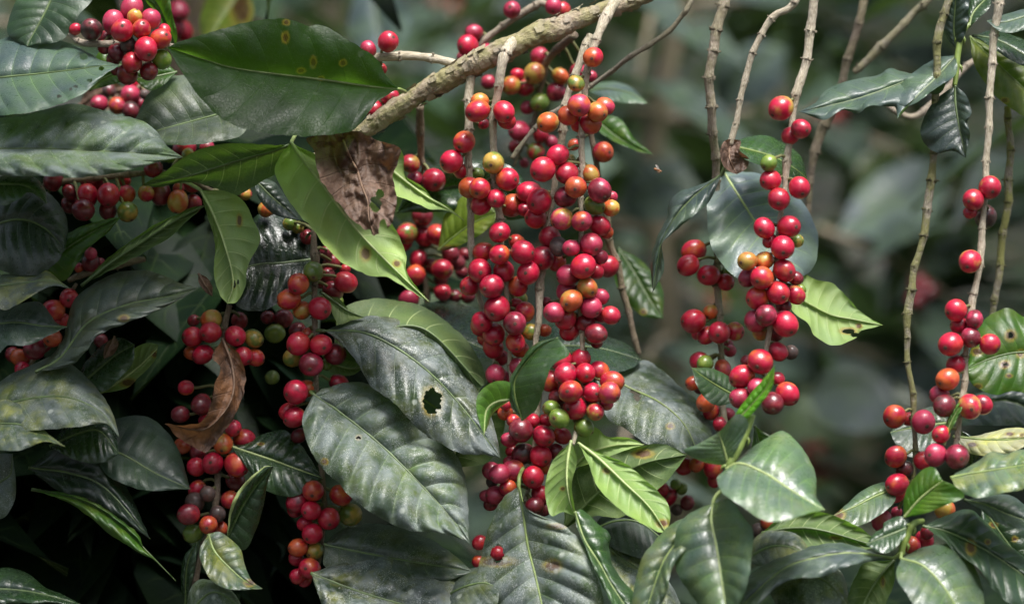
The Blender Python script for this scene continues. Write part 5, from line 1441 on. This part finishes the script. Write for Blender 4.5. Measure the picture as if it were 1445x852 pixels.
# ------------------------------------------------------------------ leaves
def leaf_grid(mid, A, B, d, nu, nv, seed, corr=1.3, under=0, wave=0, crumple=0.0, jag=0.0):
    M, EA, EB = spline(mid, nu + 1), spline(A, nu + 1), spline(B, nu + 1)
    d0, d1, dA, dB = d
    size = float(np.linalg.norm(M[-1] - M[0]))
    rs = random.Random(seed)
    off = Vector((rs.uniform(0, 50), rs.uniform(0, 50), rs.uniform(0, 50)))
    pw, pw2 = rs.uniform(0, 6.28), rs.uniform(0, 6.28)
    px = np.zeros((nu + 1, 2 * nv + 1, 3))
    k = min(1.0, size / 240.0)
    for i in range(nu + 1):
        u = i / nu
        su = math.sin(math.pi * u) if 0 < u < 1 else 0
        for j in range(-nv, nv + 1):
            v = j / nv; av = abs(v)
            E = EA[i] if v < 0 else EB[i]
            p = M[i] * (1 - av) + E * av
            dep = d0 + (d1 - d0) * u + (dA if v < 0 else dB) * av ** 1.15 * su ** .7
            ph = u * NVEIN - av ** 1.25 * 1.15
            bulge = abs(math.sin(math.pi * ph)) ** .8 * su ** .5 * (av ** .7) * (1 - av ** 4)
            sgn = -1 if not under else 1
            dep += sgn * corr * 2.7 * k * bulge
            dep -= sgn * 1.3 * k * math.exp(-(v / .13) ** 2) * su ** .3
            dep += sgn * 5.5 * k * math.sin(math.pi * min(1, av)) * su ** .6 * .8       # blade arches beside the rib
            fq = 4.5 if wave else 3.2
            dep += k * (4.5 if wave else 2.6) * av ** 3 * su ** .5 * math.sin(2 * math.pi * u * fq + (pw if v < 0 else pw2))
            q = Vector((p[0] * .016, p[1] * .016, 0)) + off
            dep += 2.6 * k * noise.noise(q)
            jx = jy = 0
            if av > .55 and su > 0:
                m = (av - .55) / .45
                jx = (1.6 + jag) * m * k * noise.noise(Vector((p[0] * .09, p[1] * .09, 3)) + off)
                jy = (1.6 + jag) * m * k * noise.noise(Vector((p[0] * .09, p[1] * .09, 9)) + off)
            if crumple:
                q3 = Vector((p[0] * .017, p[1] * .010, 1)) + off
                r1 = 1 - abs(noise.noise(q3)) * 2.4
                r2_ = 1 - abs(noise.noise(q3 * 2.6)) * 2.2
                dep += crumple * (r1 * 2.6 + r2_ * 1.25 + (1 - abs(noise.noise(q3 * 6)) * 2) * .55)
                jx += crumple * 1.5 * noise.noise(q3 * 2.4 + Vector((5, 5, 5))) * su
                jy += crumple * 1.1 * noise.noise(q3 * 2.4 + Vector((9, 2, 5))) * su
            px[i, j + nv] = (p[0] + jx, p[1] + jy, dep)
    return px

def build_blade(name, px, nu, nv, mat, parent, base, holes, spots, under, seed):
    W = 2 * nv + 1
    verts, index = [], {}
    for i in range(nu + 1):
        for j in range(W):
            if i in (0, nu):
                key = (i, nv)
                if j != 0: continue
                index[(i,)] = len(verts); verts.append(px[i, nv])
            else:
                index[(i, j)] = len(verts); verts.append(px[i, j])
    def vid(i, j): return index[(i,)] if i in (0, nu) else index[(i, j)]
    faces, uvs = [], []
    rs = Vector((seed % 97, seed % 31, 0))
    for i in range(nu):
        for j in range(W - 1):
            c = (px[i, j] + px[i + 1, j + 1]) * .5
            skip = False
            for hx, hy, rx, ry in holes:
                q = ((c[0] - hx) / rx) ** 2 + ((c[1] - hy) / ry) ** 2
                if q < 1 + .5 * noise.noise(Vector((c[0] * .10, c[1] * .22, 0)) + rs): skip = True
            if skip: continue
            ij = [(i, j), (i + 1, j), (i + 1, j + 1), (i, j + 1)]
            ids, uv = [], []
            for a, b in ij:
                q = vid(a, b)
                if q in ids: continue
                ids.append(q); uv.append((a / nu, (b - nv) / nv))
            if len(ids) > 2: faces.append(ids); uvs.append(uv)
    P3 = [P(*v) for v in verts]
    # the upper face looks at the lens unless the leaf is seen from beneath
    s = Vector((0, 0, 0))
    for f in faces[::3]:
        s += (P3[f[1]] - P3[f[0]]).cross(P3[f[2]] - P3[f[0]])
    if (s.y > 0) != bool(under):
        faces = [f[::-1] for f in faces]; uvs = [u[::-1] for u in uvs]
    me = bpy.data.meshes.new(name)
    me.from_pydata([tuple(v - base) for v in P3], [], faces)
    me.materials.append(mat)
    uvl = me.uv_layers.new(name='UVMap')
    uvl.data.foreach_set('uv', [c for u in uvs for q in u for c in q])
    me.polygons.foreach_set('use_smooth', [True] * len(faces))
    if spots:
        at = me.attributes.new('spot', 'FLOAT', 'POINT')
        val = []
        for v in verts:
            b = 0.0
            for sx, sy, rx, ry in spots:
                q = ((v[0] - sx) / rx) ** 2 + ((v[1] - sy) / ry) ** 2
                b = max(b, math.exp(-q * .9))
            val.append(b)
        at.data.foreach_set('value', val)
    me.update()
    o = link(name, me, parent)
    return o

def rib_path(px, nu, nv, pet, under):
    path, rad = [], []
    if pet:
        s = spline([(*q,) for q in pet], 10)[:-1]
        for q in s: path.append(P(q[0], q[1], q[2] - .6)); rad.append(.00115)
    for i in range(0, nu + 1):
        q = px[i, nv]
        u = i / nu
        path.append(P(q[0], q[1], q[2] - (.35 if under else .1)))
        rad.append(.00085 * (1 - u) ** .8 + .00018)
    return path, rad

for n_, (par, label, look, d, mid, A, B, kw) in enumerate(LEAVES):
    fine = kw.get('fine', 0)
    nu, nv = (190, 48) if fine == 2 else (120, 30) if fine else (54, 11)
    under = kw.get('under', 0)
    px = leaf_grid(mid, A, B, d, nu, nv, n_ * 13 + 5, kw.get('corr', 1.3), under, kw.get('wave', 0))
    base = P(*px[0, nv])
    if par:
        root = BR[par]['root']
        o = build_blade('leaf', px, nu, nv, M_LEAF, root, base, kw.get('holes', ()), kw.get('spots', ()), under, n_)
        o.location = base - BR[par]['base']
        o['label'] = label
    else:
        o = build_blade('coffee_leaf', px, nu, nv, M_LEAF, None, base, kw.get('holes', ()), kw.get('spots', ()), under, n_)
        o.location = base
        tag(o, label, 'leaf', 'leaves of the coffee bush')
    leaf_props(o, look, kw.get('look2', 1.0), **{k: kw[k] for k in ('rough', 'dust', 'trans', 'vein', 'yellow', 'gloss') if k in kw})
    path, rad = rib_path(px, nu, nv, kw.get('pet'), under)
    V, F = tube(path, rad, 7)
    dk = look in ('dark', 'deep', 'underdk') or kw.get('look2', 1) < .6
    rm = {1: M_RIB, 2: M_RIBPALE}.get(kw.get('rib'), M_RIBDK if dk or look in ('sheen', 'grey', 'mottle', 'dusty') else (M_RIBPALE if look in ('young', 'under') else M_RIB))
    mesh_obj('midrib', [v - base for v in V], F, rm, o)
    if kw.get('rim'):
        pth = [P(*(px[i, 0] + np.array([0, 0, -.4]))) for i in range(2, nu - 1)]
        V, F = tube(pth, [.0010 * math.sin(math.pi * (i + 1) / len(pth)) + .0002 for i in range(len(pth))], 6)
        mesh_obj('margin', [v - base for v in V], F, M_RIBPALE, o)

for n_, (label, warm, d, mid, A, B, holes, cr) in enumerate(DEAD):
    nu, nv = 110, 26
    px = leaf_grid(mid, A, B, d, nu, nv, 900 + n_ * 7, .8, 1, 0, cr, 2.0)
    base = P(*px[0, nv])
    o = build_blade('withered_leaf', px, nu, nv, M_DEAD, None, base, holes, (), 1, 900 + n_)
    o.location = base
    tag(o, label, 'withered leaf', 'withered leaves')
    o['warm'] = float(warm)
    path, rad = rib_path(px, nu, nv, None, 1)
    V, F = tube(path, [r * .8 for r in rad], 6)
    mesh_obj('midrib', [v - base for v in V], F, M_RIBDEAD, o)

# ------------------------------------------------------------------ cherries
def cherry_mesh(seed):
    r = random.Random(seed)
    off = Vector((seed * 3.1, seed * 1.7, 0))
    V, F = [Vector((0, 0, -1))], []
    nr, ns = 15, 24
    for i in range(1, nr):
        th = math.pi * i / nr
        for k in range(ns):
            a = 2 * math.pi * k / ns
            V.append(Vector((math.sin(th) * math.cos(a), math.sin(th) * math.sin(a), -math.cos(th))))
    V.append(Vector((0, 0, 1)))
    W_ = []
    for v in V:
        s = 1 + .035 * noise.noise(v * .9 + off) + .012 * noise.noise(v * 2.6 + off)
        w = v * s
        w.z *= 1.05 + .05 * r.random() * 0
        if v.z > .93: w.z -= (v.z - .93) * .55            # the tip dimples round the scar
        if v.z < -.9: w.z += (-v.z - .9) * .5
        W_.append(w)
    V = W_
    for k in range(ns): F.append((0, 1 + (k + 1) % ns, 1 + k))
    for i in range(nr - 2):
        for k in range(ns):
            a, b = 1 + i * ns + k, 1 + i * ns + (k + 1) % ns
            F.append((a, b, b + ns, a + ns))
    last = len(V) - 1
    for k in range(ns): F.append((last, 1 + (nr - 2) * ns + k, 1 + (nr - 2) * ns + (k + 1) % ns))
    me = bpy.data.meshes.new('cherry')
    me.from_pydata([tuple(v) for v in V], [], F)
    me.materials.append(M_CHERRY)
    me.polygons.foreach_set('use_smooth', [True] * len(F))
    return me
CH = [cherry_mesh(s) for s in range(6)]

def scar_mesh():
    prof = [(0.0, .050), (.024, .045), (.034, .016), (.062, .010), (.078, .026), (.098, .026), (.115, .006), (.13, -.02)]
    V, F, ns = [], [], 14
    for r, h in prof:
        for k in range(ns):
            a = 2 * math.pi * k / ns
            V.append((1.3 * r * math.cos(a) * (1 + .05 * math.sin(3 * a)), 1.3 * r * math.sin(a), 1.010 + h))
    for i in range(len(prof) - 1):
        for k in range(ns):
            F.append((i * ns + k, i * ns + (k + 1) % ns, (i + 1) * ns + (k + 1) % ns, (i + 1) * ns + k))
    F = [f[::-1] for f in F]
    me = bpy.data.meshes.new('blossom_scar')
    me.from_pydata(V, [], F)
    me.materials.append(M_SCAR)
    me.polygons.foreach_set('use_smooth', [True] * len(F))
    return me
SCAR = scar_mesh()

fruit = []
for (ox, oy, sc), rows in FRUIT:
    for key, txt in rows.items():
        for e in txt.split(','):
            x, y, r, ripe, lay = e.split()
            fruit.append([ox + float(x) / sc, oy + float(y) / sc, float(r) / sc, ripe, int(lay), key])
LAYER = {0: -7.5, 1: 0.0, 2: 9.0, 3: 24.0, 4: 46.0}
fr = random.Random(3)
n = len(fruit)
fx = np.array([f[0] for f in fruit]); fy = np.array([f[1] for f in fruit]); frr = np.array([f[2] for f in fruit])
fd = np.zeros(n)
for i, f in enumerate(fruit):
    px_ = BR[f[5]]['pix']
    j = int(np.argmin((px_[:, 0] - f[0]) ** 2 + (px_[:, 1] - f[1]) ** 2))
    f.append(j)
    fd[i] = px_[j, 2] + LAYER[f[4]] + fr.uniform(-1.2, 1.2)
    side = abs(px_[j, 0] - f[0]) * PX * 1000
    if f[4] == 0:                       # in front: clear of the wood
        fd[i] = min(fd[i], px_[j, 2] - max(0.0, (f[2] * PX * 1000 + px_[j, 3] * .5 * PX * 1000) ** 2 - side ** 2) ** .5 * .96)
    if f[4] == 2:
        fd[i] = max(fd[i], px_[j, 2] + max(0.0, (f[2] * PX * 1000 + px_[j, 3] * .5 * PX * 1000) ** 2 - side ** 2) ** .5 * .96)
mm = PX * 1000
for it in range(120):                   # push overlapping fruit apart along the line of sight
    moved = 0
    for i in range(n):
        dx = (fx - fx[i]) * mm; dy = (fy - fy[i]) * mm
        rs = (frr + frr[i]) * mm * .955
        s2 = dx * dx + dy * dy
        need = np.where(s2 < rs * rs, np.sqrt(np.maximum(rs * rs - s2, 0)), 0)
        dz = fd - fd[i]
        bad = np.where((need > 0) & (np.abs(dz) < need - .05))[0]
        for j in bad:
            if j == i: continue
            lack = need[j] - abs(fd[j] - fd[i])
            if lack <= 0: continue
            sg = 1 if (fd[j] > fd[i] or (fd[j] == fd[i] and j > i)) else -1
            fd[j] += sg * lack * .5; fd[i] -= sg * lack * .5
            moved += 1
    if not moved: break

for i, (x, y, r, ripe, lay, key, j) in enumerate(fruit):
    b = BR[key]
    c = P(x, y, fd[i])
    R = r * PX * (2.0 + fd[i] / 1000) / 2.0
    # the stalk leaves the nearest wood a little above the fruit
    jj = max(0, j - int(fr.uniform(1, 4)))
    w = b['path'][jj]
    ax = (c - w)
    if ax.length < 1e-4: ax = Vector((0, -1, 0))
    ax.normalize()
    ax = (ax + Vector((fr.uniform(-.35, .35), fr.uniform(-.45, .05), fr.uniform(-.45, .15)))).normalized()
    q = ax.to_track_quat('Z', 'Y') @ Quaternion((0, 0, 1), fr.uniform(0, 6.28))
    o = bpy.data.objects.new('cherry', CH[fr.randrange(6)])
    COL.objects.link(o); o.parent = b['root']
    o.rotation_mode = 'QUATERNION'
    o.location = c - b['base']; o.rotation_quaternion = q
    zs = fr.uniform(.96, 1.14)
    dry = ripe[0] == 'B'
    o.scale = (R * fr.uniform(.98, 1.06), R * fr.uniform(.92, 1.03), R * (zs if not dry else .95))
    k1 = ripe[0]; k2 = ripe[1] if len(ripe) > 1 else None
    v = fr.uniform(.74, 1.10)
    c1 = SKIN[k1]; c2 = SKIN[k2] if k2 else SKIN2[k1]
    if not k2 and k1 == 'R':
        t_ = fr.random()
        if t_ < .27: c2 = SKIN['O']
        elif t_ < .34: c2 = SKIN['Y']
        elif t_ < .52: c2 = SKIN['D']
    o.color = (c1[0] * v, c1[1] * v, c1[2] * v, 1)
    o['blush'] = [float(q_ * v) for q_ in c2]
    o['mixin'] = .5 if k2 else fr.uniform(.1, .45)
    o['dry'] = .35 if dry else (.06 if k1 == 'P' else 0.0)
    if k1 in RIPE: o['label'] = RIPE[k1]
    s = bpy.data.objects.new('blossom_scar', SCAR)
    COL.objects.link(s); s.parent = o
    # stalk
    Mw = Matrix.LocRotScale(c, q, o.scale)
    inv = Mw.inverted()
    p0 = c - ax * (R * zs * .93)
    if (w - p0).length < .03:
        p1 = p0 - ax * .002
        mid_ = (p1 + w) * .5 + Vector((0, 0, .0012))
        V, F = tube([p0 + ax * .0006, p1, mid_, w], [.0011, .0009, .0009, .0011], 6)
        mesh_obj('stalk', [inv @ v_ for v_ in V], F, M_STALK, o)

# ------------------------------------------------------------------ small flying insect
def insect():
    c = P(928, 240, 4)
    root = thing('flying_insect', 'tiny orange brown insect hovering with spread wings in front of the blurred shrubs', 'insect', c)
    mb = simple('insect_body', (0.30, 0.13, 0.05), .4, .5, 900)
    mw = NT('insect_wing'); bs = mw.n('BsdfPrincipled')
    bs.inputs['Base Color'].default_value = (.45, .42, .38, 1); bs.inputs['Alpha'].default_value = .45; bs.inputs['Roughness'].default_value = .3
    mw = mw.out(bs.outputs[0])
    prof = [(-.0026, .0001), (-.0022, .0006), (-.0014, .00085), (-.0006, .0006), (-.0003, .0004), (.0001, .0007), (.0008, .00085), (.0013, .0005), (.0015, .0004), (.0019, .0006), (.0024, .0004), (.0026, .0001)]
    ax = Vector((.85, -.3, -.35)).normalized()
    V, F = tube([ax * z for z, _ in prof], [r for _, r in prof], 10)
    mesh_obj('body', V, F, mb, root)
    for sg in (-1, 1):
        wd = Vector((-.25, sg * .75, .65)).normalized(); ch = ax
        rows = []
        for i in range(7):
            u = i / 6; hw = .0010 * math.sin(math.pi * (.12 + .85 * u)) ** .7
            p = ax * .0005 + wd * (.0046 * u) + Vector((0, 0, .0005))
            rows += [p - ch * hw, p + Vector((0, 0, .00015)), p + ch * hw]
        f = [(i * 3 + s, i * 3 + s + 1, i * 3 + s + 4, i * 3 + s + 3) for i in range(6) for s in (0, 1)]
        mesh_obj('wing', rows, f, mw, root)
        for k in (-1, 0, 1):
            p = ax * (.0004 + .0004 * k); dn = Vector((.3 * k, sg * .5, -1)).normalized()
            v, f = tube([p, p + dn * .0012 + Vector((0, sg * .0004, 0)), p + dn * .0024], [.00012, .0001, .00006], 5)
            mesh_obj('leg', v, f, mb, root)
insect()
